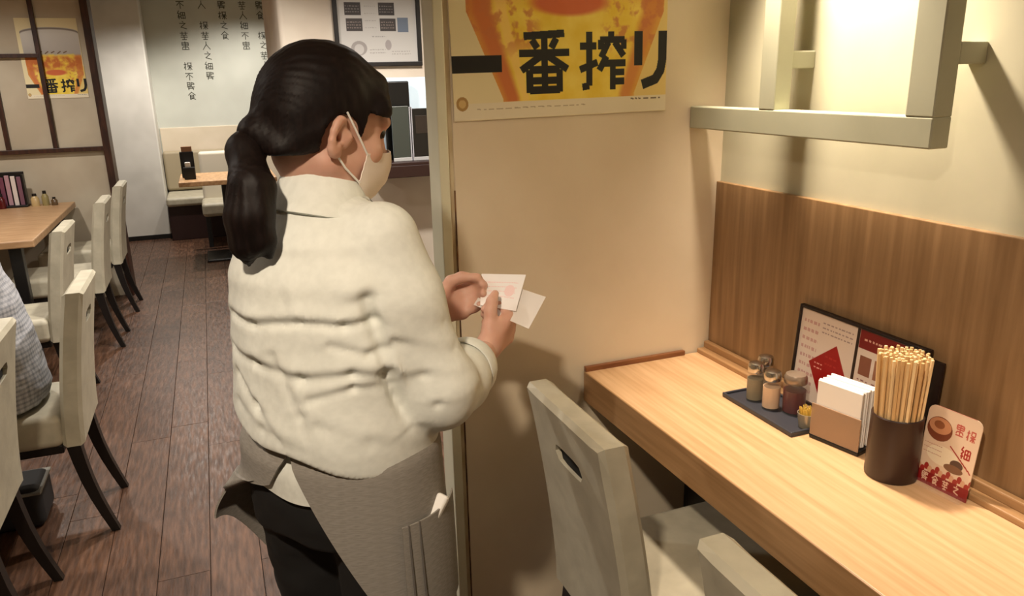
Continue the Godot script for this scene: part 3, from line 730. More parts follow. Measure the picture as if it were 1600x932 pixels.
func small_things() -> void:
	# tray with its condiments
	var t := thing("condiment_tray", "dark blue-grey rectangular tray under the condiment jars", "tray", Vector3(1.181, 0.7202, -1.335))
	var tm := flat(Color(0.20, 0.205, 0.235), 0.4)
	obj("tray_base", Geo.new().rbox(Vector3(0, 0.003, 0), Vector3(0.125, 0.006, 0.25), 0.0025), tm, t)
	for s in [-1, 1]:
		obj("rim", Geo.new().rbox(Vector3(s * 0.060, 0.007, 0), Vector3(0.006, 0.010, 0.25), 0.0028, 2), tm, t)
		obj("rim", Geo.new().rbox(Vector3(0, 0.007, s * 0.1215), Vector3(0.116, 0.010, 0.006), 0.0028, 2), tm, t)
	var y := 0.7263
	shaker(Vector3(1.219, y, -1.428), 0.020, 0.10, flat(Color(0.45, 0.40, 0.32), 0.8), M.chrome, "glass shaker with a chrome lid at the back corner of the tray", "shaker", true)
	shaker(Vector3(1.168, y, -1.400), 0.020, 0.10, flat(Color(0.52, 0.47, 0.36), 0.8), M.chrome, "chrome-lidded glass shaker of grey-brown spice at the front left of the tray", "shaker", true)
	shaker(Vector3(1.172, y, -1.345), 0.021, 0.098, flat(Color(0.86, 0.72, 0.58), 0.8), M.chrome, "chrome-lidded glass shaker of pale pink seasoning in the middle of the tray", "shaker", true)
	shaker(Vector3(1.205, y, -1.305), 0.027, 0.10, flat(Color(0.33, 0.05, 0.045), 0.4), flat(Color(0.62, 0.55, 0.48), 0.3, 0.6), "wide jar of dark red sauce beside the toothpick cup", "sauce_jar", false)
	t = thing("toothpick_cup", "small glass cup packed with yellow-tipped toothpicks at the front of the tray", "cup", Vector3(1.178, y, -1.232))
	obj("cup_body", Geo.new().lathe([Vector2(0, 0.0), Vector2(0.016, 0.0), Vector2(0.021, 0.034), Vector2(0.019, 0.034), Vector2(0.0145, 0.004), Vector2(0, 0.004)], 20), flat(Color(0.62, 0.58, 0.50), 0.25, 0.4), t)
	var tp := Geo.new()
	var rng := RandomNumberGenerator.new(); rng.seed = 8
	for i in 60:
		var a := rng.randf() * TAU; var r := sqrt(rng.randf()) * 0.0155
		var b := Vector3(cos(a) * r * 0.75, 0.005, sin(a) * r * 0.75)
		tp.tube([b, Vector3(cos(a) * r * 1.12, 0.044 + rng.randf() * 0.004, sin(a) * r * 1.12)], [0.0012, 0.0012], 5)
	var tk := obj("toothpicks", tp, flat(Color(0.86, 0.72, 0.32), 0.7), t); tk.set_meta("kind", "stuff")
	# napkin holder
	t = thing("napkin_holder", "clear acrylic napkin holder with a dark base beside the chopstick cup", "napkin holder", Vector3(1.199, 0.7202, -1.148), 0.22)
	var acr := flat(Color(0.70, 0.57, 0.45, 0.62), 0.3); acr.transparency = BaseMaterial3D.TRANSPARENCY_ALPHA
	obj("base", Geo.new().rbox(Vector3(0, 0.005, 0), Vector3(0.062, 0.010, 0.118), 0.003), M.black, t)
	for s in [-1, 1]: obj("side_plate", Geo.new().rbox(Vector3(s * 0.029, 0.046, 0), Vector3(0.003, 0.074, 0.116), 0.001), acr, t)
	t = thing("napkin_stack", "folded white paper napkins standing in the acrylic holder", "napkins", Vector3(1.199, 0.7305, -1.148), 0.22)
	for i in 10:
		var w := 0.0052
		obj("napkin", Geo.new().rbox(Vector3(-0.0243 + i * 0.0054, 0.064 + 0.002 * sin(i * 2.3), 0.0015 * cos(i * 1.7)), Vector3(w, 0.128, 0.104), 0.0022, 2), M.paper, t)
	# chopsticks
	var hc := Vector3(1.188, 0.7202, -1.005)
	t = thing("chopstick_cup", "tall dark brown cylinder holding wooden chopsticks", "cup", hc)
	obj("cup_body", Geo.new().lathe([Vector2(0, 0), Vector2(0.046, 0), Vector2(0.0485, 0.004), Vector2(0.0475, 0.132), Vector2(0.0455, 0.134), Vector2(0.0435, 0.132), Vector2(0.044, 0.008), Vector2(0, 0.008)], 36), flat(Color(0.17, 0.085, 0.065), 0.4), t)
	var sm := [flat(Color(0.85, 0.72, 0.52), 0.6), flat(Color(0.90, 0.79, 0.60), 0.6), flat(Color(0.79, 0.65, 0.45), 0.6)]
	var stick := Geo.new()
	stick.rbox(Vector3(0, 0.1175, 0), Vector3(0.0058, 0.235, 0.0050), 0.0012)
	var sticks: ArrayMesh = stick.mesh()
	var n := 0
	for i in 84:
		var a := i * 2.39996; var r := sqrt((i + 0.5) / 84.0)
		var foot := Vector3(cos(a) * r * 0.038, 0.009, sin(a) * r * 0.038)
		var tip := Vector3(cos(a + 0.04) * r * 0.049, 0.24, sin(a + 0.04) * r * 0.049)
		var o := single("chopstick", "one of the pale wooden chopsticks standing in the dark brown cylinder", "chopstick", sticks, sm[(i * 7) % 3], "chopsticks in the dark cylinder")
		var up := (tip - foot).normalized(); var sd := up.cross(Vector3(sin(a), 0, cos(a))).normalized()
		o.transform = Transform3D(Basis(sd, up, sd.cross(up)), hc + foot + Vector3(0, 0.003 * sin(i * 3.7) + 0.012, 0))
	# menu board leaning on the panel
	t = thing("menu_stand", "dark-framed standing menu with a red diamond, leaning on the wood panel", "menu", Vector3(1.262, 0.7345, -1.19), -PI / 2)
	t.rotation = Vector3(0, -PI / 2, 0)
	var lean := Node3D.new()
	var fr := flat(Color(0.10, 0.05, 0.045), 0.35)
	lean.free()
	var tilt := 0.07
	var up := func(g: Geo) -> Geo: return g.warp(func(p: Vector3) -> Vector3: return Vector3(p.x, p.y * cos(tilt) - p.z * sin(tilt), p.z * cos(tilt) - p.y * sin(tilt) + 0.005))
	obj("board", up.call(Geo.new().span(Vector3(-0.19, 0, -0.006), Vector3(0.172, 0.232, 0.0), 0.002)), fr, t)
	for b in [[-0.19, 0.0, -0.183, 0.232], [0.165, 0.0, 0.172, 0.232], [-0.183, 0.225, 0.165, 0.232], [-0.183, 0.0, 0.165, 0.007]]:
		obj("frame_bar", up.call(Geo.new().span(Vector3(b[0], b[1], -0.001), Vector3(b[2], b[3], 0.006), 0.0015)), fr, t)
	var sg := Geo.new()
	sg.quad_uv(Vector3(-0.183, 0.007, 0.001), Vector3(0.165, 0.007, 0.001), Vector3(0.165, 0.225, 0.001), Vector3(-0.183, 0.225, 0.001))
	obj("page", up.call(sg), menu_print(), t)
	var wing := Geo.new()                                   # the folded-back half seen end-on beyond the frame
	wing.span(Vector3(0.178, 0.0, -0.004), Vector3(0.205, 0.215, 0.002), 0.0015)
	obj("back_cover", up.call(wing), fr, t)
	# printed card in a foot
	t = thing("menu_card", "small pink and cream printed card with a red lower border, right of the chopsticks", "card", Vector3(1.224, 0.7202, -0.922), -PI / 2 + 0.09)
	var g2 := Geo.new()
	var pts := PackedVector2Array()
	for c in [[0.0, 0.0, 0.0, 0.0], [0.106, 0.0, 0.0, 0.0], [0.106, 0.158, 0.014, 0.0], [0.0, 0.158, 0.014, PI / 2]]:
		if c[2] == 0.0: pts.append(Vector2(c[0], c[1]))
		else:
			for i in 5:
				var a: float = c[3] + i * PI / 8
				var o := Vector2(c[0] + (-c[2] if c[0] > 0 else c[2]), c[1] - c[2])
				pts.append(o + Vector2(cos(a), sin(a)) * c[2])
	for i in pts.size(): pts[i].x -= 0.053
	g2.prism(pts, -0.001, 0.001, Vector3.RIGHT, Vector3.UP)
	for i in g2.v.size(): g2.uv[i] = Vector2((g2.v[i].x + 0.053) / 0.106, 1.0 - g2.v[i].y / 0.158)
	obj("card_sheet", g2.warp(func(p: Vector3) -> Vector3: return Vector3(p.x, p.y, p.z - p.y * 0.12)), card_print(), t)
	obj("clear_foot", Geo.new().rbox(Vector3(0, 0.003, 0.006), Vector3(0.104, 0.006, 0.026), 0.001), M.glass, t)
	# left table: menus and three small bottles
	t = thing("menu_rack", "dark rack of colourful pink menus at the back of the left table", "menu rack", Vector3(-1.315, 0.7202, -6.03))
	obj("rack_back", Geo.new().span(Vector3(-0.115, 0.0, -0.03), Vector3(0.115, 0.235, -0.018)), M.black, t)
	obj("rack_base", Geo.new().span(Vector3(-0.115, 0.0, -0.03), Vector3(0.115, 0.014, 0.04)), M.black, t)
	for s in [-1, 1]: obj("rack_side", Geo.new().rbox(Vector3(s * 0.11, 0.11, 0.0), Vector3(0.010, 0.22, 0.05), 0.002), M.black, t)
	var mc := [Color(0.55, 0.38, 0.42), Color(0.80, 0.74, 0.74), Color(0.42, 0.22, 0.30), Color(0.66, 0.52, 0.56), Color(0.82, 0.78, 0.76), Color(0.45, 0.30, 0.36)]
	for i in 6: obj("menu", Geo.new().rbox(Vector3(-0.085 + i * 0.034, 0.115 - 0.006 * (i % 3), 0.008), Vector3(0.026, 0.20, 0.012), 0.002), flat(mc[i], 0.5), t)
	var bt := [[-1.345, -5.985, 0.10, 0.022, Color(0.32, 0.05, 0.05), "dark red sauce bottle before the menu rack on the left table"], [-1.155, -6.01, 0.085, 0.026, Color(0.72, 0.62, 0.44), "squat beige seasoning jar right of the menu rack"], [-1.095, -6.02, 0.10, 0.022, Color(0.55, 0.50, 0.33), "olive seasoning bottle with a dark cap on the left table"], [-1.04, -6.0, 0.055, 0.020, Color(0.35, 0.27, 0.18), "smallest dark jar at the table corner by the lattice wall"]]
	for b in bt:
		t = thing("sauce_bottle", b[5], "bottle", Vector3(b[0], 0.7202, b[1]), 0.0, "bottles on the left table")
		obj("bottle_body", Geo.new().lathe([Vector2(0, 0), Vector2(b[3], 0), Vector2(b[3], b[2] * 0.6), Vector2(b[3] * 0.5, b[2] * 0.8)], 16), flat(b[4], 0.25), t)
		obj("cap", Geo.new().lathe([Vector2(b[3] * 0.5, b[2] * 0.79), Vector2(b[3] * 0.55, b[2] * 0.82), Vector2(b[3] * 0.5, b[2]), Vector2(0, b[2])], 16), M.black, t)
	# rear table
	t = thing("menu_holder", "dark upright menu holder with beige cards on the rear pedestal table", "menu holder", Vector3(-0.20, 0.7202, -7.2))
	obj("holder", Geo.new().rbox(Vector3(0, 0.11, -0.02), Vector3(0.11, 0.22, 0.05), 0.004), M.black, t)
	obj("cards", Geo.new().rbox(Vector3(0.005, 0.16, -0.01), Vector3(0.085, 0.21, 0.02), 0.003), flat(Color(0.62, 0.47, 0.36), 0.6), t)
	t = thing("napkin_box", "small black box with a white napkin before the rear menu holder", "napkin box", Vector3(-0.19, 0.7202, -7.08))
	obj("box_body", Geo.new().rbox(Vector3(0, 0.05, 0), Vector3(0.09, 0.10, 0.06), 0.004), M.black, t)
	obj("napkin", Geo.new().rbox(Vector3(-0.008, 0.118, 0.0), Vector3(0.045, 0.05, 0.03), 0.008, 2), M.paper, t)
	# folders on the picture wall's shelf
	var fm := flat(Color(0.10, 0.10, 0.09), 0.35)
	for k in [[1.015, 0.30, "grey-green menu folder in a clear stand on the dark shelf", Color(0.22, 0.24, 0.22)], [1.145, 0.285, "black menu folder with a faint picture, nearest the partition post", Color(0.07, 0.065, 0.06)]]:
		t = thing("menu_folder", k[2], "folder", Vector3(k[0], 1.0502, -4.34), 0.0, "folders on the dark shelf")
		obj("cover", Geo.new().rbox(Vector3(0, 0.005 + k[1] / 2, 0), Vector3(0.125 if k[0] > 1.1 else 0.10, k[1], 0.014), 0.003), flat(k[3], 0.3), t)
		obj("stand", Geo.new().rbox(Vector3(0, 0.010, 0.012), Vector3(0.128 if k[0] > 1.1 else 0.105, 0.020, 0.006), 0.002), flat(Color(0.66, 0.66, 0.66), 0.2), t)
		obj("stand_edge", Geo.new().rbox(Vector3(-0.066 if k[0] > 1.1 else 0.053, 0.15, 0.0), Vector3(0.006, 0.30, 0.03), 0.002), flat(Color(0.66, 0.66, 0.68), 0.2), t)
		if k[0] > 1.1:
			obj("cover_picture", Geo.new().rbox(Vector3(0, 0.20, 0.008), Vector3(0.09, 0.10, 0.002), 0.001), flat(Color(0.16, 0.13, 0.11), 0.3), t)
	single("card_terminal", "black payment terminal standing behind the menu folders", "terminal", Geo.new().rbox(Vector3(1.02, 1.27, -4.43), Vector3(0.15, 0.44, 0.03), 0.008, 2), flat(Color(0.03, 0.035, 0.04), 0.3))
	single("paper_sheet", "pale blue-white sheet propped behind the black terminal", "paper", Geo.new().rbox(Vector3(1.06, 1.28, -4.472), Vector3(0.34, 0.46, 0.012), 0.004), flat(Color(0.82, 0.90, 0.96), 0.6))


# ---------------------------------------------------------------- bodies: a smooth union on a grid, meshed as surface nets
class Field:
	var o: Vector3
	var c: float
	var n: Vector3i
	var k: float
	var acc: PackedFloat32Array
	func _init(lo: Vector3, hi: Vector3, cell: float, sharp: float) -> void:
		o = lo; c = cell; k = sharp
		n = Vector3i(((hi - lo) / cell).ceil()) + Vector3i.ONE
		acc.resize(n.x * n.y * n.z)
	func _span(lo: Vector3, hi: Vector3) -> Array:
		var a := Vector3i(((lo - o) / c).floor()).clamp(Vector3i.ZERO, n - Vector3i.ONE)
		var b := Vector3i(((hi - o) / c).ceil()).clamp(Vector3i.ZERO, n - Vector3i.ONE)
		return [a, b]
	func cone(a: Vector3, b: Vector3, ra: float, rb: float) -> Field:   # tapered capsule
		var pad := maxf(ra, rb) + 4.0 / k
		var s := _span(a.min(b) - Vector3.ONE * pad, a.max(b) + Vector3.ONE * pad)
		var lo: Vector3i = s[0]; var hi: Vector3i = s[1]
		var d := b - a
		var il := 1.0 / maxf(d.length_squared(), 1e-12)
		for z in range(lo.z, hi.z + 1):
			for y in range(lo.y, hi.y + 1):
				var i := (z * n.y + y) * n.x
				for x in range(lo.x, hi.x + 1):
					var p := o + Vector3(x, y, z) * c - a
					var t := clampf(p.dot(d) * il, 0.0, 1.0)
					acc[i + x] += exp(-k * ((p - d * t).length() - ra - (rb - ra) * t))
		return self
	func path(pts: Array, rad: Array) -> Field:
		for i in pts.size() - 1: cone(pts[i], pts[i + 1], rad[i], rad[i + 1])
		return self
	func egg(m: Vector3, b: Basis, r: Vector3) -> Field:
		var pad := maxf(r.x, maxf(r.y, r.z)) + 4.0 / k
		var s := _span(m - Vector3.ONE * pad, m + Vector3.ONE * pad)
		var lo: Vector3i = s[0]; var hi: Vector3i = s[1]
		var bi := b.transposed()
		for z in range(lo.z, hi.z + 1):
			for y in range(lo.y, hi.y + 1):
				var i := (z * n.y + y) * n.x
				for x in range(lo.x, hi.x + 1):
					var q := (bi * (o + Vector3(x, y, z) * c - m)) / r
					var k0 := q.length()
					acc[i + x] += exp(-k * (k0 * (k0 - 1.0) / maxf((q / r).length(), 1e-6)))
		return self
	func loft(st: Array) -> Field:   # stations [height, centre x, half depth along x, half width along z], from low to high
		var top: float = st[-1][0]; var bot: float = st[0][0]
		var R := 0.3 + 4.0 / k
		var s := _span(Vector3(-R, bot - 4.0 / k, -R), Vector3(R, top + 4.0 / k, R))
		var lo: Vector3i = s[0]; var hi: Vector3i = s[1]
		for y in range(lo.y, hi.y + 1):
			var u := o.y + y * c
			var j := 0
			while j < st.size() - 2 and st[j + 1][0] < u: j += 1
			var f := clampf((u - st[j][0]) / (st[j + 1][0] - st[j][0]), 0.0, 1.0)
			f = f * f * (3.0 - 2.0 * f) * 0.5 + f * 0.5
			var cx := lerpf(st[j][1], st[j + 1][1], f); var hx := lerpf(st[j][2], st[j + 1][2], f); var hz := lerpf(st[j][3], st[j + 1][3], f)
			var over := maxf(u - top, bot - u)
			for z in range(lo.z, hi.z + 1):
				var i := (z * n.y + y) * n.x
				for x in range(lo.x, hi.x + 1):
					var q := Vector2((o.x + x * c - cx) / hx, (o.z + z * c) / hz)
					var k0 := q.length()
					var d := k0 * (k0 - 1.0) / maxf(Vector2(q.x / hx, q.y / hz).length(), 1e-6)
					acc[i + x] += exp(-k * maxf(d, over))
		return self
	func done() -> Field:   # from sums to distances
		for i in acc.size(): acc[i] = -log(acc[i]) / k if acc[i] > 1e-9 else 0.3
		return self
	func cut(f: Callable, soft := 0.0) -> Field:   # keeps the part where f(p) < 0
		var i := 0
		for z in n.z:
			for y in n.y:
				for x in n.x:
					if acc[i] < c * 3.0:
						var e: float = f.call(o + Vector3(x, y, z) * c)
						if soft > 0.0:
							var h := clampf(0.5 - 0.5 * (acc[i] - e) / soft, 0.0, 1.0)
							acc[i] = lerpf(acc[i], e, h) + soft * h * (1.0 - h)
						else: acc[i] = maxf(acc[i], e)
					i += 1
		return self
	func net(g: Geo, disp = null) -> Geo:
		var ids := PackedInt32Array(); ids.resize(acc.size()); ids.fill(-1)
		var vs := PackedVector3Array()
		var sx := 1; var sy := n.x; var sz := n.x * n.y
		var offs := [0, sx, sy, sx + sy, sz, sx + sz, sy + sz, sx + sy + sz]
		var edges := [[0, 1], [2, 3], [4, 5], [6, 7], [0, 2], [1, 3], [4, 6], [5, 7], [0, 4], [1, 5], [2, 6], [3, 7]]
		var lim := c * 2.0
		for z in n.z - 1:
			for y in n.y - 1:
				var i := (z * n.y + y) * n.x
				for x in n.x - 1:
					var a := acc[i + x]
					if a > lim or a < -lim: continue
					var m := 0
					for q in 8:
						if acc[i + x + offs[q]] < 0.0: m += 1
					if m == 0 or m == 8: continue
					var sum := Vector3.ZERO; var cnt := 0
					for e in edges:
						var d0 := acc[i + x + offs[e[0]]]; var d1 := acc[i + x + offs[e[1]]]
						if (d0 < 0.0) != (d1 < 0.0):
							var t := d0 / (d0 - d1)
							var p0 := Vector3(e[0] & 1, (e[0] >> 1) & 1, e[0] >> 2); var p1 := Vector3(e[1] & 1, (e[1] >> 1) & 1, e[1] >> 2)
							sum += p0.lerp(p1, t); cnt += 1
					ids[i + x] = vs.size()
					vs.append(o + (Vector3(x, y, z) + sum / cnt) * c)
		var tris := PackedInt32Array()
		for z in range(1, n.z - 1):
			for y in range(1, n.y - 1):
				var i := (z * n.y + y) * n.x
				for x in range(1, n.x - 1):
					var a := acc[i + x]
					if a > lim or a < -lim: continue
					for ax in 3:
						var st: int = [sx, sy, sz][ax]
						var b := acc[i + x + st]
						if (a < 0.0) == (b < 0.0): continue
						var u: int = [sy, sz, sx][ax]; var w: int = [sz, sx, sy][ax]
						var q0 := ids[i + x]; var q1 := ids[i + x - u]; var q2 := ids[i + x - u - w]; var q3 := ids[i + x - w]
						if q0 < 0 or q1 < 0 or q2 < 0 or q3 < 0: continue
						if a < 0.0: tris.append_array([q0, q1, q2, q0, q2, q3])
						else: tris.append_array([q0, q2, q1, q0, q3, q2])
		var ns := _normals(vs, tris)
		if disp != null:
			for i in vs.size(): vs[i] += ns[i] * float(disp.call(vs[i], ns[i]))
			ns = _normals(vs, tris)
		for i in range(0, tris.size(), 3): g.tri_n(vs[tris[i]], vs[tris[i + 1]], vs[tris[i + 2]], ns[tris[i]], ns[tris[i + 1]], ns[tris[i + 2]])
		return g
	func _normals(vs: PackedVector3Array, tris: PackedInt32Array) -> PackedVector3Array:
		var ns := PackedVector3Array(); ns.resize(vs.size())
		for i in range(0, tris.size(), 3):
			var nr := (vs[tris[i + 1]] - vs[tris[i]]).cross(vs[tris[i + 2]] - vs[tris[i]])
			ns[tris[i]] += nr; ns[tris[i + 1]] += nr; ns[tris[i + 2]] += nr
		for i in ns.size(): ns[i] = ns[i].normalized()
		return ns

func hand(g: Geo, W: Vector3, ax: Vector3, side: Vector3, fingers: Array, thumb: Array) -> void:   # a wrist, the way the palm runs, the way its thumb edge points, five chains
	var lo := W - Vector3.ONE * 0.03; var hi := W + Vector3.ONE * 0.03
	for f in fingers + [thumb]:
		for p in f: lo = lo.min(p - Vector3.ONE * 0.022); hi = hi.max(p + Vector3.ONE * 0.022)
	var F := Field.new(lo, hi, 0.003, 260.0)
	var nrm := ax.cross(side).normalized()
	F.cone(W - ax * 0.02, W + ax * 0.012, 0.025, 0.024)
	for i in 4:
		var kn: Vector3 = fingers[i][0]
		F.cone(W + ax * 0.012 + side * (0.012 - i * 0.008), kn, 0.018, 0.0118)
	F.cone(W + ax * 0.015 + side * 0.012, thumb[0], 0.017, 0.0135)
	F.cone(thumb[0], fingers[0][0] - ax * 0.02, 0.011, 0.011)
	for i in 4:
		var s: float = [0.98, 1.0, 0.95, 0.84][i]
		F.path(fingers[i], [0.0098 * s, 0.0090 * s, 0.0082 * s, 0.0070 * s])
	F.path(thumb, [0.0125, 0.0108, 0.0098, 0.0078])
	F.done().net(g)

func head_geo(g: Geo, hc: Vector3, B: Basis, neck: Vector3) -> void:   # B: x face, y crown, z right ear
	var P := func(x: float, y: float, z: float) -> Vector3: return hc + B * Vector3(x, y, z)
	var F := Field.new(hc - Vector3(0.16, 0.22, 0.16), hc + Vector3(0.18, 0.16, 0.16), 0.004, 130.0)
	F.egg(P.call(-0.008, 0.025, 0), B, Vector3(0.096, 0.092, 0.075))
	F.egg(P.call(0.035, -0.035, 0), B, Vector3(0.058, 0.072, 0.062))
	F.cone(P.call(0.066, -0.088, 0), P.call(0.0, -0.06, 0.046), 0.020, 0.024)
	F.cone(P.call(0.066, -0.088, 0), P.call(0.0, -0.06, -0.046), 0.020, 0.024)
	F.cone(P.call(0.090, 0.012, 0), P.call(0.110, -0.026, 0), 0.009, 0.0125)
	F.cone(P.call(0.098, -0.030, 0.012), P.call(0.098, -0.030, -0.012), 0.009, 0.009)
	F.cone(P.call(0.090, -0.054, 0.015), P.call(0.090, -0.054, -0.015), 0.009, 0.009)
	F.cone(P.call(0.087, -0.064, 0.012), P.call(0.087, -0.064, -0.012), 0.009, 0.009)
	for s in [1.0, -1.0]:
		F.cone(P.call(0.078, 0.030, s * 0.046), P.call(0.088, 0.030, s * 0.014), 0.010, 0.011)
		F.egg(P.call(0.066, -0.022, s * 0.040), B, Vector3(0.022, 0.022, 0.02))
		var E := Field.new(P.call(-0.004, -0.018, s * 0.076) - Vector3.ONE * 0.058, P.call(-0.004, -0.018, s * 0.076) + Vector3.ONE * 0.058, 0.0025, 330.0)
		# ears: a rim bent round a hollow, with a lobe
		var e := []
		for i in 9:
			var a := lerpf(-1.9, 2.3, i / 8.0)
			e.append(P.call(-0.012 - 0.0115 * cos(a) + 0.004, -0.022 + 0.027 * sin(a) + 0.004, s * (0.080 + 0.008 * cos(a))))
		E.path(e, [0.0052, 0.0046, 0.0042, 0.0040, 0.0040, 0.0042, 0.0040, 0.0040, 0.0038])
		E.cone(P.call(-0.002, -0.042, s * 0.074), P.call(-0.006, -0.032, s * 0.079), 0.008, 0.0075)
		E.cone(P.call(0.004, -0.014, s * 0.070), P.call(-0.006, -0.008, s * 0.0745), 0.014, 0.009)
		E.cone(P.call(0.009, -0.028, s * 0.074), P.call(0.012, -0.014, s * 0.078), 0.004, 0.004)
		E.done().net(g)
	F.cone(neck, P.call(-0.020, -0.05, 0), 0.055, 0.053)
	F.done()
	F.cut(func(p: Vector3) -> float:
		var q := (p - hc) * B
		var m := 1.0
		for s in [1.0, -1.0]: m = minf(m, (q - Vector3(0.094, 0.012, s * 0.032)).length() - 0.016)
		return -m, 0.008)
	F.net(g)

func crease(list: Array, cx: float, hx: float, hz: float) -> Array:   # [angle round the trunk, height] pairs to segments
	var out := []
	for l in list:
		var w: float = l[0]; var dep: float = l[1]
		for i in range(2, l.size() - 1):
			var s := []
			for q in [l[i], l[i + 1]]:
				var a := deg_to_rad(q[0])
				s.append(Vector3(cx - hx * cos(a), q[1], hz * sin(a)))
			out.append([s[0], s[1], w, dep])
	return out

func fold_at(p: Vector3, segs: Array) -> float:
	var d := 0.0
	for s in segs:
		var ab: Vector3 = s[1] - s[0]
		var w: float = s[2] * 0.75
		var t := clampf((p - s[0]).dot(ab) / ab.length_squared(), 0.0, 1.0)
		var q: Vector3 = p - s[0] - ab * t
		if absf(q.y) > w * 8.0: continue
		var L := q.length()
		if L > w * 8.0: continue
		var side := q.y + 0.3 * absf(q.x)
		d += s[3] * (-0.62 * exp(-(L / w) * (L / w)) + 0.42 * exp(-pow(L / (3.2 * w), 2.0)) * smoothstep(-1.0 * w, 1.5 * w, side))
	return d

func people() -> void:
	var skin := grainy(Color(0.77, 0.59, 0.51), Color(0.82, 0.65, 0.57), Vector3.ONE * 3.0, 0.55, 0.01, 3, 71, false)
	skin.subsurf_scatter_enabled = true; skin.subsurf_scatter_strength = 0.15
	M.skin = skin
	var cotton := grainy(Color(0.84, 0.85, 0.82), Color(0.88, 0.89, 0.86), Vector3.ONE * 5.0, 0.85, 0.02, 3, 72, false)
	M.cotton = cotton
	var hairm := grainy(Color(0.055, 0.034, 0.030), Color(0.115, 0.075, 0.066), Vector3(24, 3.0, 24), 0.55, 0.01, 4, 73, false, 1.4)
	hairm.metallic_specular = 0.3
	var linen := grainy(Color(0.49, 0.47, 0.44), Color(0.58, 0.56, 0.53), Vector3(9, 60, 9), 0.9, 0.012, 4, 74, false, 1.3, 0.3)
	var trouser := flat(Color(0.035, 0.034, 0.036), 0.85)
	var soft := FastNoiseLite.new(); soft.seed = 6; soft.frequency = 5.0; soft.fractal_octaves = 1
	var noise := FastNoiseLite.new(); noise.seed = 3; noise.frequency = 9.0; noise.fractal_octaves = 2

	var t := thing("person", "standing person in white shirt, grey apron and face mask, dark ponytail, reading paper slips", "person", Vector3(0.165, 0, -1.28), deg_to_rad(39.0))
	# --- the body: x is forward, y up, z to the person's right
	var hc := Vector3(0.010, 1.432, 0.004)
	var B := Basis(Vector3.UP, deg_to_rad(-24.0)) * Basis(Vector3.BACK, deg_to_rad(-20.0))
	var g := Geo.new()
	var F := Field.new(Vector3(-0.22, -0.01, -0.30), Vector3(0.42, 1.40, 0.30), 0.012, 70.0)
	F.loft([[0.74, -0.01, 0.115, 0.160], [0.84, -0.015, 0.12, 0.165], [0.95, -0.005, 0.11, 0.140], [1.08, -0.01, 0.11, 0.14], [1.18, -0.02, 0.100, 0.135], [1.25, -0.015, 0.080, 0.11], [1.30, -0.005, 0.06, 0.075]])
	F.cone(Vector3(-0.005, 1.28, 0), Vector3(0.0, 1.385, 0.0), 0.056, 0.053)
	for s in [1.0, -1.0]:
		F.path([Vector3(-0.01, 0.78, s * 0.085), Vector3(0.0, 0.44, s * 0.085), Vector3(-0.02, 0.09, s * 0.09)], [0.088, 0.056, 0.038])
		F.path([Vector3(-0.02, 0.04, s * 0.09), Vector3(0.13, 0.03, s * 0.105)], [0.036, 0.026])
	var eR := Vector3(0.040, 0.995, 0.190); var wR := Vector3(0.250, 0.990, 0.146)
	var eL := Vector3(0.05, 1.0, -0.18); var wL := Vector3(0.270, 1.042, 0.002)
	F.path([Vector3(-0.005, 1.260, 0.120), eR, wR], [0.052, 0.040, 0.025])
	F.path([Vector3(-0.005, 1.260, -0.120), eL, wL], [0.052, 0.040, 0.025])
	F.done().net(g)
	head_geo(g, hc, B, Vector3(0.0, 1.34, 0.0))
	# right hand: fist below the slips, thumb laid on top of them
	var ax := Vector3(0.88, 0.40, 0.10).normalized(); var sd := Vector3(-0.30, 0.90, 0.20).normalized()
	sd = (sd - ax * sd.dot(ax)).normalized()
	var pn: Vector3 = sd.cross(ax).normalized()            # towards the palm
	if pn.z > 0.0: pn = -pn
	var fing := []
	for i in 4:
		var kn: Vector3 = wR + ax * [0.080, 0.082, 0.077, 0.070][i] + sd * (0.024 - i * 0.0175) - pn * 0.004
		var s: float = [0.95, 1.0, 0.95, 0.8][i]
		var a1: Vector3 = (ax * 0.55 + pn * 0.84).normalized(); var a2: Vector3 = (ax * -0.35 + pn * 0.94).normalized(); var a3: Vector3 = (ax * -0.95 + pn * 0.25).normalized()
		fing.append([kn, kn + a1 * 0.036 * s, kn + a1 * 0.036 * s + a2 * 0.024 * s, kn + a1 * 0.036 * s + a2 * 0.024 * s + a3 * 0.018 * s])
	var t0: Vector3 = wR + ax * 0.034 + sd * 0.026 + pn * 0.010
	hand(g, wR, ax, sd, fing, [t0, t0 + (ax * 0.60 + sd * 0.60 + pn * 0.3).normalized() * 0.032, t0 + (ax * 0.66 + sd * 0.64 + pn * 0.28).normalized() * 0.052, t0 + (ax * 0.80 + sd * 0.52 + pn * 0.3).normalized() * 0.070])
	# left hand: palm up under the near edge of the slips, fingers along their underside
	ax = Vector3(0.86, 0.18, 0.48).normalized(); sd = Vector3(-0.42, 0.60, -0.68)
	sd = (sd - ax * sd.dot(ax)).normalized()
	pn = ax.cross(sd).normalized()
	if pn.z < 0.0: pn = -pn
	fing = []
	for i in 4:
		var kn: Vector3 = wL + ax * [0.078, 0.080, 0.075, 0.066][i] + sd * (0.026 - i * 0.0175) - pn * 0.004
		var s: float = [0.95, 1.0, 0.95, 0.8][i]
		var a1: Vector3 = (ax * 0.80 + pn * 0.60).normalized(); var a2: Vector3 = (ax * 0.25 + pn * 0.97).normalized(); var a3: Vector3 = (ax * -0.3 + pn * 0.95).normalized()
		fing.append([kn, kn + a1 * 0.036 * s, kn + a1 * 0.036 * s + a2 * 0.022 * s, kn + a1 * 0.036 * s + a2 * 0.022 * s + a3 * 0.018 * s])
	t0 = wL + ax * 0.034 + sd * 0.024 + pn * 0.010
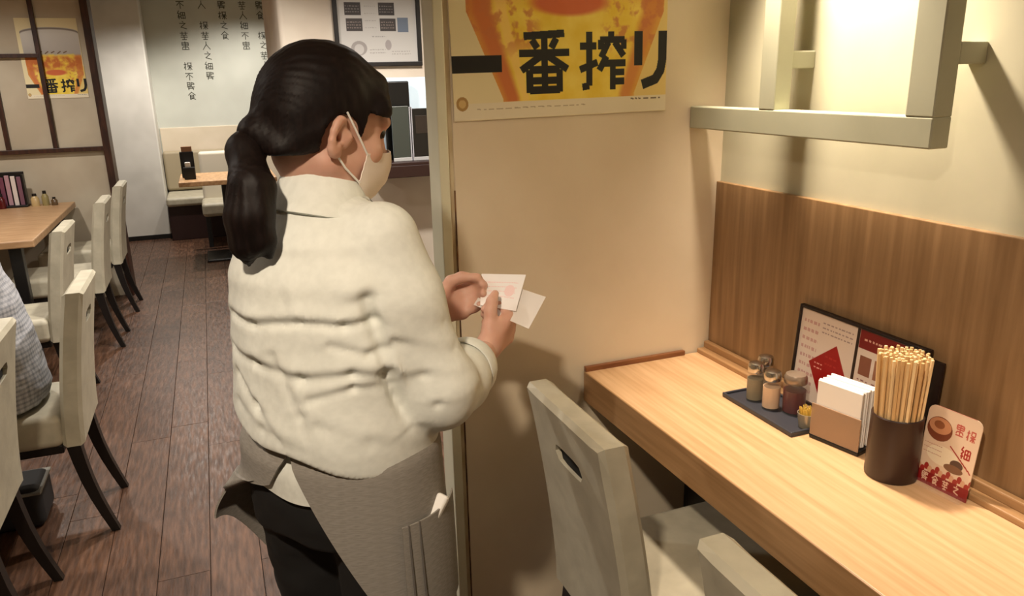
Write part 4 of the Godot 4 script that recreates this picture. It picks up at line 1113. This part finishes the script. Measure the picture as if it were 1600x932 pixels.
	hand(g, wL, ax, sd, fing, [t0, t0 + (ax * 0.72 + sd * 0.50 + pn * 0.4).normalized() * 0.034, t0 + (ax * 0.86 + sd * 0.30 + pn * 0.45).normalized() * 0.056, t0 + (ax * 0.92 + sd * 0.1 + pn * 0.5).normalized() * 0.074])
	obj("body", g, skin, t)
	# --- shirt
	F = Field.new(Vector3(-0.22, 0.77, -0.28), Vector3(0.26, 1.40, 0.28), 0.0048, 105.0)
	F.loft([[0.790, -0.015, 0.138, 0.168], [0.840, -0.015, 0.148, 0.178], [0.875, -0.016, 0.156, 0.186], [0.93, -0.017, 0.158, 0.188], [1.03, -0.016, 0.150, 0.176], [1.12, -0.022, 0.142, 0.168], [1.20, -0.026, 0.130, 0.162], [1.255, -0.022, 0.110, 0.142], [1.30, -0.016, 0.083, 0.102], [1.335, -0.010, 0.060, 0.064]])
	for s in [1.0, -1.0]:
		var e := eR if s > 0 else eL; var w := wR if s > 0 else wL
		var cuff := e.lerp(w, 0.48)
		F.path([Vector3(-0.010, 1.256, s * 0.118), Vector3(0.0, 1.16, s * 0.152), e + Vector3(-0.012, 0.02, s * 0.004), e + Vector3(-0.010, -0.006, 0)], [0.062, 0.062, 0.053, 0.051])
		F.path([e + Vector3(-0.01, -0.006, 0), e.lerp(w, 0.28) + Vector3(0, -0.004, 0), cuff], [0.052, 0.054, 0.046])
	F.done()
	F.cut(func(p: Vector3) -> float:   # the hem droops from the left to the right and front; the sleeves end in open cuffs
		var m: float = 0.930 - 0.25 * p.z + 0.006 * sin(p.z * 34.0) - 0.40 * maxf(p.x, 0.0) - p.y if absf(p.z) < 0.26 and p.x < 0.2 and p.y < 1.0 else -1.0
		return m, 0.010)
	for s in [1.0, -1.0]:
		var e := eR if s > 0 else eL; var w := wR if s > 0 else wL
		var ct := e.lerp(w, 0.50); var dr := (w - e).normalized()
		F.cut(func(p: Vector3) -> float: return (p - ct).dot(dr) if (p - ct).length() < 0.12 else -1.0, 0.006)
	var folds := crease([
		[0.010, 0.011, [-34, 1.145], [-6, 1.143], [24, 1.152], [48, 1.146], [66, 1.150]],
		[0.012, 0.010, [-40, 1.085], [-8, 1.078], [22, 1.062], [50, 1.068], [72, 1.060]],
		[0.012, 0.009, [-30, 1.045], [-10, 1.005], [6, 0.958]],
		[0.010, 0.007, [26, 1.028], [50, 1.046], [74, 1.040]],
		[0.012, 0.006, [6, 1.095], [20, 1.000], [26, 0.935]],
		[0.012, 0.006, [-30, 0.995], [-6, 0.968], [20, 0.945]],
		[0.014, 0.006, [30, 0.985], [56, 0.955], [76, 0.935]],
		[0.010, 0.006, [40, 1.115], [60, 1.098], [74, 1.105]],
		[0.006, 0.005, [66, 1.262], [58, 1.215], [60, 1.165]], [0.016, 0.005, [-20, 1.24], [-28, 1.16]], [0.014, 0.005, [8, 1.23], [18, 1.165]]], -0.018, 0.148, 0.172)
	# deep folds where the sleeve meets the side, and across the bend of the arm
	for q in [[Vector3(-0.090, 1.185, 0.155), Vector3(-0.074, 1.06, 0.172), 0.016, 0.028], [Vector3(-0.074, 1.06, 0.172), Vector3(-0.040, 0.965, 0.170), 0.015, 0.026],
			[Vector3(-0.06, 1.115, 0.175), Vector3(0.02, 1.085, 0.225), 0.011, 0.008], [Vector3(-0.055, 1.055, 0.195), Vector3(0.02, 1.045, 0.232), 0.010, 0.007], [Vector3(-0.03, 1.00, 0.225), Vector3(0.05, 1.01, 0.232), 0.010, 0.007],
			[Vector3(0.02, 0.955, 0.215), Vector3(0.05, 1.03, 0.205), 0.010, 0.007], [Vector3(0.07, 0.95, 0.195), Vector3(0.09, 1.035, 0.180), 0.009, 0.006], [Vector3(0.12, 0.955, 0.175), Vector3(0.125, 1.03, 0.165), 0.008, 0.005],
			[Vector3(-0.08, 1.16, 0.148), Vector3(-0.10, 1.215, 0.098), 0.012, 0.006], [Vector3(-0.05, 1.17, 0.175), Vector3(0.01, 1.13, 0.215), 0.012, 0.007]]:
		folds.append(q)
	var sh := obj("shirt", F.net(Geo.new(), func(p: Vector3, n: Vector3) -> float: return fold_at(p, folds) + soft.get_noise_3d(p.x, p.y * 0.8, p.z) * 0.004), cotton, t)
	# armhole seam, back seam, collar, cuffs
	var ring := func(o: Vector3, n: Vector3, r0: float, r1: float, h: float, sy := 1.0) -> Geo:
		var a := n.cross(Vector3.RIGHT).normalized(); var b := n.cross(a)
		var rows := []
		for q in [[r0 - 0.003, 0.0], [r0, 0.0], [lerpf(r0, r1, 0.5) + 0.003, h * 0.5], [r1, h], [r1 - 0.004, h + 0.001], [r1 - 0.006, h * 0.4], [r0 - 0.003, 0.0]]:
			var row := PackedVector3Array()
			for j in 33: row.append(o + n * q[1] + (a * cos(TAU * j / 32) + b * sin(TAU * j / 32) * sy) * q[0])
			rows.append(row)
		var gg := Geo.new()
		gg.grid(rows, false, true)
		return gg
	for s in [1.0, -1.0]:
		var e := eR if s > 0 else eL; var w := wR if s > 0 else wL
		obj("rolled_cuff", ring.call(e.lerp(w, 0.43), (w - e).normalized(), 0.058, 0.053, 0.040), cotton, sh)
	var cn := Vector3(0.27, 1.0, 0.04).normalized()
	obj("collar_stand", ring.call(Vector3(-0.010, 1.305, 0), cn, 0.066, 0.061, 0.040), cotton, sh)
	var fall := []
	for q in [[0.0615, 0.042], [0.066, 0.044], [0.074, 0.020], [0.088, -0.016], [0.085, -0.020], [0.070, 0.014], [0.0625, 0.036]]:
		var row := PackedVector3Array()
		var a := cn.cross(Vector3.BACK).normalized(); var b := cn.cross(a)
		for j in 33:
			var th := lerpf(-2.75, 2.75, j / 32.0)
			row.append(Vector3(-0.010, 1.305, 0) + cn * (q[1] - (0.012 * maxf(0.0, absf(th) - 2.0) if q[1] < 0.0 else 0.0)) + (-a * cos(th) * -1.0 * -1.0 + b * sin(th)) * (q[0] * (1.0 + (0.20 * absf(sin(th)) if q[1] < 0.01 else 0.0))))
		fall.append(row)
	var cg := Geo.new(); cg.grid(fall, false, true)
	obj("collar", cg, cotton, sh)
	# --- trousers
	F = Field.new(Vector3(-0.22, 0.04, -0.24), Vector3(0.20, 0.94, 0.24), 0.011, 70.0)
	F.loft([[0.74, -0.012, 0.128, 0.172], [0.82, -0.018, 0.134, 0.178], [0.91, -0.01, 0.122, 0.160]])
	for s in [1.0, -1.0]: F.path([Vector3(-0.015, 0.78, s * 0.088), Vector3(-0.002, 0.44, s * 0.088), Vector3(-0.02, 0.10, s * 0.09)], [0.098, 0.076, 0.066])
	F.done()
	obj("trousers", F.net(Geo.new(), func(p: Vector3, n: Vector3) -> float: return noise.get_noise_3d(p.x * 0.8, p.y * 1.6, p.z * 0.8) * 0.006), trouser, t)
	# --- white undershirt tail between the apron edges
	var sheet := func(rows_fn: Callable, nu: int, nv: int, th: float) -> Geo:   # a cloth sheet with thickness
		var outer := []; var inn := []
		for i in nv:
			var r0 := PackedVector3Array(); var r1 := PackedVector3Array()
			for j in nu:
				var p: Vector3 = rows_fn.call(float(j) / (nu - 1), float(i) / (nv - 1))
				var e := 0.004
				var du: Vector3 = rows_fn.call(float(j) / (nu - 1) + e, float(i) / (nv - 1)) - p
				var dv: Vector3 = rows_fn.call(float(j) / (nu - 1), float(i) / (nv - 1) + e) - p
				var nn := dv.cross(du).normalized()
				r0.append(p); r1.append(p - nn * th)
			outer.append(r0); inn.append(r1)
		var gg := Geo.new()
		gg.grid(outer, false, true); gg.grid(inn, false, false)
		for i in nv - 1:
			gg.quad(outer[i][0], outer[i + 1][0], inn[i + 1][0], inn[i][0]); gg.quad(outer[i + 1][-1], outer[i][-1], inn[i][-1], inn[i + 1][-1])
		for j in nu - 1:
			gg.quad(outer[-1][j], outer[-1][j + 1], inn[-1][j + 1], inn[-1][j]); gg.quad(outer[0][j + 1], outer[0][j], inn[0][j], inn[0][j + 1])
		return gg
	obj("undershirt_tail", sheet.call(func(u: float, v: float) -> Vector3:
		var th := deg_to_rad(lerpf(-62, 80, u)); var y := lerpf(0.98, lerpf(0.850, 0.838, u) + 0.006 * sin(u * 9.0), v)
		var r := 0.84 + 0.21 * smoothstep(0.2, 0.75, v) + 0.012 * sin(u * 22.0 + v * 3.0)
		return Vector3(-0.016 - 0.136 * r * cos(th), y, 0.178 * r * sin(th)), 40, 14, 0.003), cotton, t)
	# --- apron: one sheet from the right edge of its opening round the front to the left edge, with pocket
	var skirt := func(deg: float, y: float) -> Vector3:
		var a := deg_to_rad(deg)
		var low := clampf((0.93 - y) / 0.45, 0.0, 1.0)
		var r := 1.0 + 0.10 * low + 0.012 * sin(a * 7.0 + y * 9.0) * low - 0.28 * clampf((y - 0.90) / 0.1, 0.0, 1.0)
		var flare := clampf((deg - 250.0) / 60.0, 0.0, 1.0) * smoothstep(0.86, 0.72, y)
		return Vector3(-0.014 - (0.150 * r + 0.085 * flare) * cos(a), y, (0.190 * r + 0.075 * flare) * sin(a))
	var ap := obj("apron", sheet.call(func(u: float, v: float) -> Vector3:
		var y := lerpf(1.0, 0.46, v)
		var y2 := y + 0.26 * smoothstep(0.72, 1.0, u) * v       # the left edge hangs higher
		var d := clampf(0.945 - y, 0.0, 1.0)
		var t_r := 4.0 + 135.0 * d + 60.0 * d * d
		var e := clampf(0.945 - (y + 0.26 * v), 0.0, 1.0)
		var t_l := maxf(300.0, 370.0 - 200.0 * e - 1100.0 * maxf(0.0, e - 0.085))
		return skirt.call(lerpf(minf(t_r, 95.0), t_l, u), y2), 90, 40, 0.004), linen, t)
	obj("pocket", sheet.call(func(u: float, v: float) -> Vector3:
		var p: Vector3 = skirt.call(lerpf(64, 116, u), lerpf(0.80, 0.60, v))
		return p + Vector3(p.x, 0, p.z).normalized() * (0.007 + 0.006 * (1.0 - v)), 16, 10, 0.003), linen, ap)
	for dd in [68.0, 75.0]:
		var pl := []
		for i in 8:
			var p: Vector3 = skirt.call(dd, lerpf(0.80, 0.60, i / 7.0))
			pl.append(p + Vector3(p.x, 0, p.z).normalized() * 0.012)
		obj("pen_seam", Geo.new().tube(pl, [0.002, 0.002, 0.002, 0.002, 0.002, 0.002, 0.002, 0.002], 6), flat(Color(0.36, 0.34, 0.32), 0.9), ap)
	# --- shoes
	for s in [1.0, -1.0]:
		F = Field.new(Vector3(-0.10, -0.005, s * 0.10 - 0.08), Vector3(0.22, 0.13, s * 0.10 + 0.08), 0.007, 140.0)
		F.path([Vector3(-0.035, 0.045, s * 0.09), Vector3(0.06, 0.040, s * 0.097), Vector3(0.14, 0.032, s * 0.105)], [0.046, 0.046, 0.036])
		F.done().cut(func(p: Vector3) -> float: return 0.001 - p.y)
		obj("shoe", F.net(Geo.new()), M.black, t)
	# --- hair: a cap over the skull, the side lock, and the gathered tail
	var P := func(x: float, y: float, z: float) -> Vector3: return hc + B * Vector3(x, y, z)
	F = Field.new(hc - Vector3(0.16, 0.16, 0.16), hc + Vector3(0.17, 0.17, 0.16), 0.0045, 110.0)
	F.egg(P.call(-0.010, 0.030, 0), B, Vector3(0.103, 0.099, 0.084))
	F.egg(P.call(-0.055, 0.008, 0), B, Vector3(0.056, 0.078, 0.072))
	for s in [1.0, -1.0]:
		F.path([P.call(0.055, 0.085, s * 0.040), P.call(0.058, 0.045, s * 0.066), P.call(0.048, 0.010, s * 0.073), P.call(0.040, -0.020, s * 0.072)], [0.012, 0.010, 0.007, 0.003])
		F.path([P.call(-0.02, -0.01, s * 0.068), P.call(-0.070, -0.06, s * 0.040), P.call(-0.105, -0.045, s * 0.01)], [0.014, 0.018, 0.02])
	F.done()
	F.cut(func(p: Vector3) -> float:
		var q := (p - hc) * B
		var face := minf(q.x - 0.034, 0.052 - 0.45 * maxf(0.0, absf(q.z) - 0.035) - q.y)   # open in front of the face below the fringe
		var ear := 0.033 - Vector2((q.x - 0.002) * 1.05, (q.y + 0.020) * 0.85).length() if absf(q.z) > 0.05 else -1.0
		var below := -0.074 - q.y + 0.35 * (q.x + 0.09)
		return maxf(maxf(face, ear), below), 0.005)
	var strand := func(p: Vector3, n: Vector3) -> float:
		var q := (p - hc) * B
		var ang := atan2(q.z, q.y + 0.02 + (q.x + 0.10) * 0.8)
		return 0.0005 * sin(ang * 60.0 + noise.get_noise_3d(p.x, p.y, p.z) * 5.0) + 0.0010 * noise.get_noise_3d(p.x * 3.0, p.y * 3.0, p.z * 3.0)
	var hr := obj("hair", F.net(Geo.new(), strand), hairm, t)
	var tie: Vector3 = P.call(-0.102, -0.060, 0.0)
	var tail := Field.new(Vector3(-0.24, 1.10, -0.09), Vector3(-0.04, 1.46, 0.09), 0.0045, 150.0)
	tail.path([tie + Vector3(0.03, 0.008, 0), tie, tie + Vector3(-0.020, -0.012, 0), Vector3(-0.148, 1.350, 0.0), Vector3(-0.164, 1.310, 0.0), Vector3(-0.168, 1.270, -0.004), Vector3(-0.162, 1.238, -0.010)], [0.020, 0.021, 0.025, 0.030, 0.029, 0.020, 0.004])
	tail.path([Vector3(-0.150, 1.350, 0.008), Vector3(-0.160, 1.315, 0.018), Vector3(-0.156, 1.275, 0.024), Vector3(-0.150, 1.248, 0.024)], [0.022, 0.018, 0.012, 0.003])
	tail.done()
	obj("ponytail", tail.net(Geo.new(), func(p: Vector3, n: Vector3) -> float: return 0.0008 * sin(atan2(p.z, p.x + 0.168) * 9.0 + p.y * 24.0)), hairm, hr)
	obj("hair_tie", Geo.new().lathe([Vector2(0.018, -0.006), Vector2(0.0235, -0.004), Vector2(0.0235, 0.004), Vector2(0.018, 0.006)], 20, tie, Basis(Vector3.BACK, 1.0)), M.black, hr)
	# --- face mask with its ear loops, and the eyes above it
	var face_r := func(a: float, y: float) -> Vector3:   # a point before the lower face, a: angle from the nose
		var bulge := 0.029 * exp(-a * a * 3.0) * (1.0 - pow((y + 0.045) / 0.06, 2.0))
		var r := lerpf(0.066, 0.071, clampf((y + 0.1) / 0.1, 0.0, 1.0)) + bulge
		return P.call(0.030 + r * cos(a) * 1.02, y, r * sin(a))
	var mask := obj("face_mask", sheet.call(func(u: float, v: float) -> Vector3:
		var a := lerpf(1.22, -1.22, u)
		var y := lerpf(-0.006 - 0.022 * absf(a) / 1.22, -0.112 + 0.034 * pow(absf(a) / 1.22, 1.5), v)
		return face_r.call(a, y) + Vector3.UP * 0.0012 * sin(v * 22.0), 30, 14, 0.002), flat(Color(0.90, 0.86, 0.82), 0.85), t)
	for s in [1.0, -1.0]:
		obj("ear_loop", Geo.new().tube([face_r.call(s * 1.22, -0.030), P.call(0.026, -0.006, s * 0.077), P.call(-0.004, 0.022, s * 0.083)], [0.0018, 0.0018, 0.0018], 6), M.paper, mask)
		obj("ear_loop", Geo.new().tube([face_r.call(s * 1.22, -0.076), P.call(0.020, -0.060, s * 0.072), P.call(-0.008, -0.040, s * 0.080)], [0.0018, 0.0018, 0.0018], 6), M.paper, mask)
		obj("eye", Geo.new().lathe([Vector2(0, -0.011), Vector2(0.008, -0.008), Vector2(0.011, 0), Vector2(0.008, 0.008), Vector2(0, 0.011)], 14, P.call(0.081, 0.012, s * 0.032)), flat(Color(0.10, 0.07, 0.06), 0.2), t)
	# --- what the person holds and carries
	var w0: Transform3D = t.transform
	var slip := func(c: Array, m: Material, called: String, label: String) -> void:
		var gg := Geo.new()
		var n: Vector3 = (c[1] - c[0]).cross(c[3] - c[0]).normalized() * 0.0004
		gg.quad_uv(c[0] + n, c[1] + n, c[2] + n, c[3] + n); gg.quad(c[3] - n, c[2] - n, c[1] - n, c[0] - n)
		for i in 4: gg.quad(c[i] - n, c[(i + 1) % 4] - n, c[(i + 1) % 4] + n, c[i] + n)
		var mi := single(called, label, "paper", gg, m)
		mi.transform = w0
	var pink := Canvas.new(96, 72, Color(0.93, 0.91, 0.90))
	pink.scribble(0.12, 0.2, 0.85, 0.75, 4, Color(0.93, 0.80, 0.79), 0.02)
	pink.oval(Vector2(0.68, 0.5), 0.14, 0.16, Color(0.94, 0.82, 0.81))
	slip.call([Vector3(0.313, 1.058, 0.097), Vector3(0.312, 1.057, 0.180), Vector3(0.385, 1.112, 0.164), Vector3(0.376, 1.105, 0.063)], printed(pink, 0.7), "order_slip", "white slip with faint pink print, uppermost in the standing person's hands")
	slip.call([Vector3(0.318, 1.055, 0.078), Vector3(0.289, 1.033, 0.221), Vector3(0.352, 1.081, 0.226), Vector3(0.375, 1.098, 0.085)], flat(Color(0.86, 0.83, 0.80), 0.7), "folded_slip", "larger off-white slip showing beyond the upper one in the standing person's hands")
	var pk: Vector3 = skirt.call(92.0, 0.80)
	var tis := single("pocket_tissue", "small white folded tissue sticking out of the grey apron's pocket", "tissue", Geo.new().rbox(Vector3.ZERO, Vector3(0.016, 0.050, 0.022), 0.006, 2, Basis(Vector3.RIGHT, 0.2) * Basis(Vector3.BACK, -0.7)), M.paper)
	tis.transform = w0 * Transform3D(Basis(), pk + Vector3(0.004, -0.004, 0.004))
	customer(skin, hairm, trouser)

func customer(skin: Material, hairm: Material, trouser: Material) -> void:
	var t := thing("person", "seated person in a grey fine-checked shirt at the left edge, back to the aisle", "person", Vector3(-0.755, 0, -2.865), PI)
	var g := Geo.new()
	var F := Field.new(Vector3(-0.16, -0.01, -0.27), Vector3(0.62, 1.20, 0.27), 0.014, 70.0)
	F.loft([[0.50, 0.0, 0.10, 0.165], [0.60, 0.0, 0.105, 0.165], [0.80, 0.02, 0.10, 0.155], [0.95, 0.06, 0.10, 0.165], [1.03, 0.09, 0.08, 0.14], [1.08, 0.10, 0.055, 0.07]])
	F.cone(Vector3(0.10, 1.06, 0), Vector3(0.13, 1.17, 0), 0.055, 0.052)
	for s in [1.0, -1.0]:
		F.path([Vector3(0.02, 0.555, s * 0.09), Vector3(0.42, 0.52, s * 0.11), Vector3(0.40, 0.09, s * 0.11)], [0.082, 0.058, 0.040])
		F.path([Vector3(0.40, 0.04, s * 0.11), Vector3(0.54, 0.03, s * 0.12)], [0.036, 0.027])
		F.path([Vector3(0.07, 1.02, s * 0.16), Vector3(0.20, 0.80, s * 0.22), Vector3(0.40, 0.79, s * 0.12)], [0.050, 0.040, 0.026])
	F.done().net(g)
	var hc := Vector3(0.16, 1.25, 0)
	var B := Basis(Vector3.BACK, -0.25)
	head_geo(g, hc, B, Vector3(0.12, 1.14, 0))
	for s in [1.0, -1.0]:
		var W := Vector3(0.40, 0.79, s * 0.12)
		var ax := Vector3(0.93, -0.05, -0.35 * s).normalized(); var sd := Vector3(0.1, 0.95, -0.2 * s)
		sd = (sd - ax * sd.dot(ax)).normalized()
		var pn: Vector3 = sd.cross(ax) * s
		var fing := []
		for i in 4:
			var kn: Vector3 = W + ax * [0.080, 0.082, 0.077, 0.070][i] + sd * (0.024 - i * 0.0175)
			var a1: Vector3 = (ax * 0.8 + pn * 0.6).normalized(); var a2: Vector3 = (ax * 0.2 + pn * 0.97).normalized()
			fing.append([kn, kn + a1 * 0.036, kn + a1 * 0.036 + a2 * 0.024, kn + a1 * 0.034 + a2 * 0.042])
		var t0: Vector3 = W + ax * 0.034 + sd * 0.026 + pn * 0.01
		hand(g, W, ax, sd, fing, [t0, t0 + (ax * 0.7 + sd * 0.5 + pn * 0.4).normalized() * 0.03, t0 + (ax * 0.8 + sd * 0.35 + pn * 0.4).normalized() * 0.05, t0 + (ax * 0.9 + sd * 0.2 + pn * 0.4).normalized() * 0.068])
	obj("body", g, skin, t)
	var checks := Image.create(64, 64, false, Image.FORMAT_RGB8)
	for y in 64:
		for x in 64:
			var k := (1.0 if x % 16 < 7 else 0.0) + (1.0 if y % 16 < 7 else 0.0)
			checks.set_pixel(x, y, Color(0.74, 0.74, 0.76).lerp(Color(0.50, 0.51, 0.54), k * 0.5))
	checks.generate_mipmaps()
	var cm := StandardMaterial3D.new()
	cm.albedo_texture = ImageTexture.create_from_image(checks); cm.uv1_triplanar = true; cm.uv1_scale = Vector3.ONE * 16.0; cm.roughness = 0.9
	F = Field.new(Vector3(-0.20, 0.43, -0.31), Vector3(0.40, 1.12, 0.31), 0.010, 70.0)
	F.loft([[0.475, -0.005, 0.128, 0.185], [0.52, -0.01, 0.135, 0.192], [0.62, -0.005, 0.130, 0.185], [0.80, 0.015, 0.122, 0.175], [0.95, 0.055, 0.118, 0.18], [1.03, 0.088, 0.095, 0.15], [1.085, 0.10, 0.065, 0.075]])
	for s in [1.0, -1.0]: F.path([Vector3(0.07, 1.015, s * 0.155), Vector3(0.19, 0.81, s * 0.222), Vector3(0.34, 0.79, s * 0.15)], [0.064, 0.058, 0.046])
	var ns := FastNoiseLite.new(); ns.seed = 9; ns.frequency = 7.0
	obj("shirt", F.done().net(Geo.new(), func(p: Vector3, n: Vector3) -> float: return ns.get_noise_3d(p.x, p.y * 2.2, p.z) * 0.009), cm, t)
	F = Field.new(Vector3(-0.16, 0.06, -0.26), Vector3(0.54, 0.70, 0.26), 0.012, 70.0)
	F.loft([[0.478, 0.0, 0.115, 0.178], [0.62, 0.0, 0.115, 0.172]])
	for s in [1.0, -1.0]: F.path([Vector3(0.02, 0.558, s * 0.09), Vector3(0.42, 0.525, s * 0.11), Vector3(0.40, 0.10, s * 0.11)], [0.09, 0.072, 0.058])
	obj("trousers", F.done().net(Geo.new()), flat(Color(0.09, 0.10, 0.13), 0.9), t)
	F = Field.new(hc - Vector3.ONE * 0.15, hc + Vector3.ONE * 0.16, 0.006, 110.0)
	F.egg(hc + B * Vector3(-0.012, 0.030, 0), B, Vector3(0.108, 0.104, 0.086))
	F.done().cut(func(p: Vector3) -> float:
		var q := (p - hc) * B
		return maxf(minf(q.x - 0.03, 0.05 - q.y), -0.05 - q.y + (q.x + 0.08) * 0.5), 0.008)
	obj("hair", F.net(Geo.new()), hairm, t)
	for s in [1.0, -1.0]:
		F = Field.new(Vector3(0.32, -0.005, s * 0.115 - 0.07), Vector3(0.62, 0.12, s * 0.115 + 0.07), 0.009, 140.0)
		F.path([Vector3(0.385, 0.045, s * 0.11), Vector3(0.48, 0.038, s * 0.115), Vector3(0.55, 0.032, s * 0.12)], [0.045, 0.044, 0.035])
		F.done().cut(func(p: Vector3) -> float: return 0.001 - p.y)
		obj("shoe", F.net(Geo.new()), M.black, t)
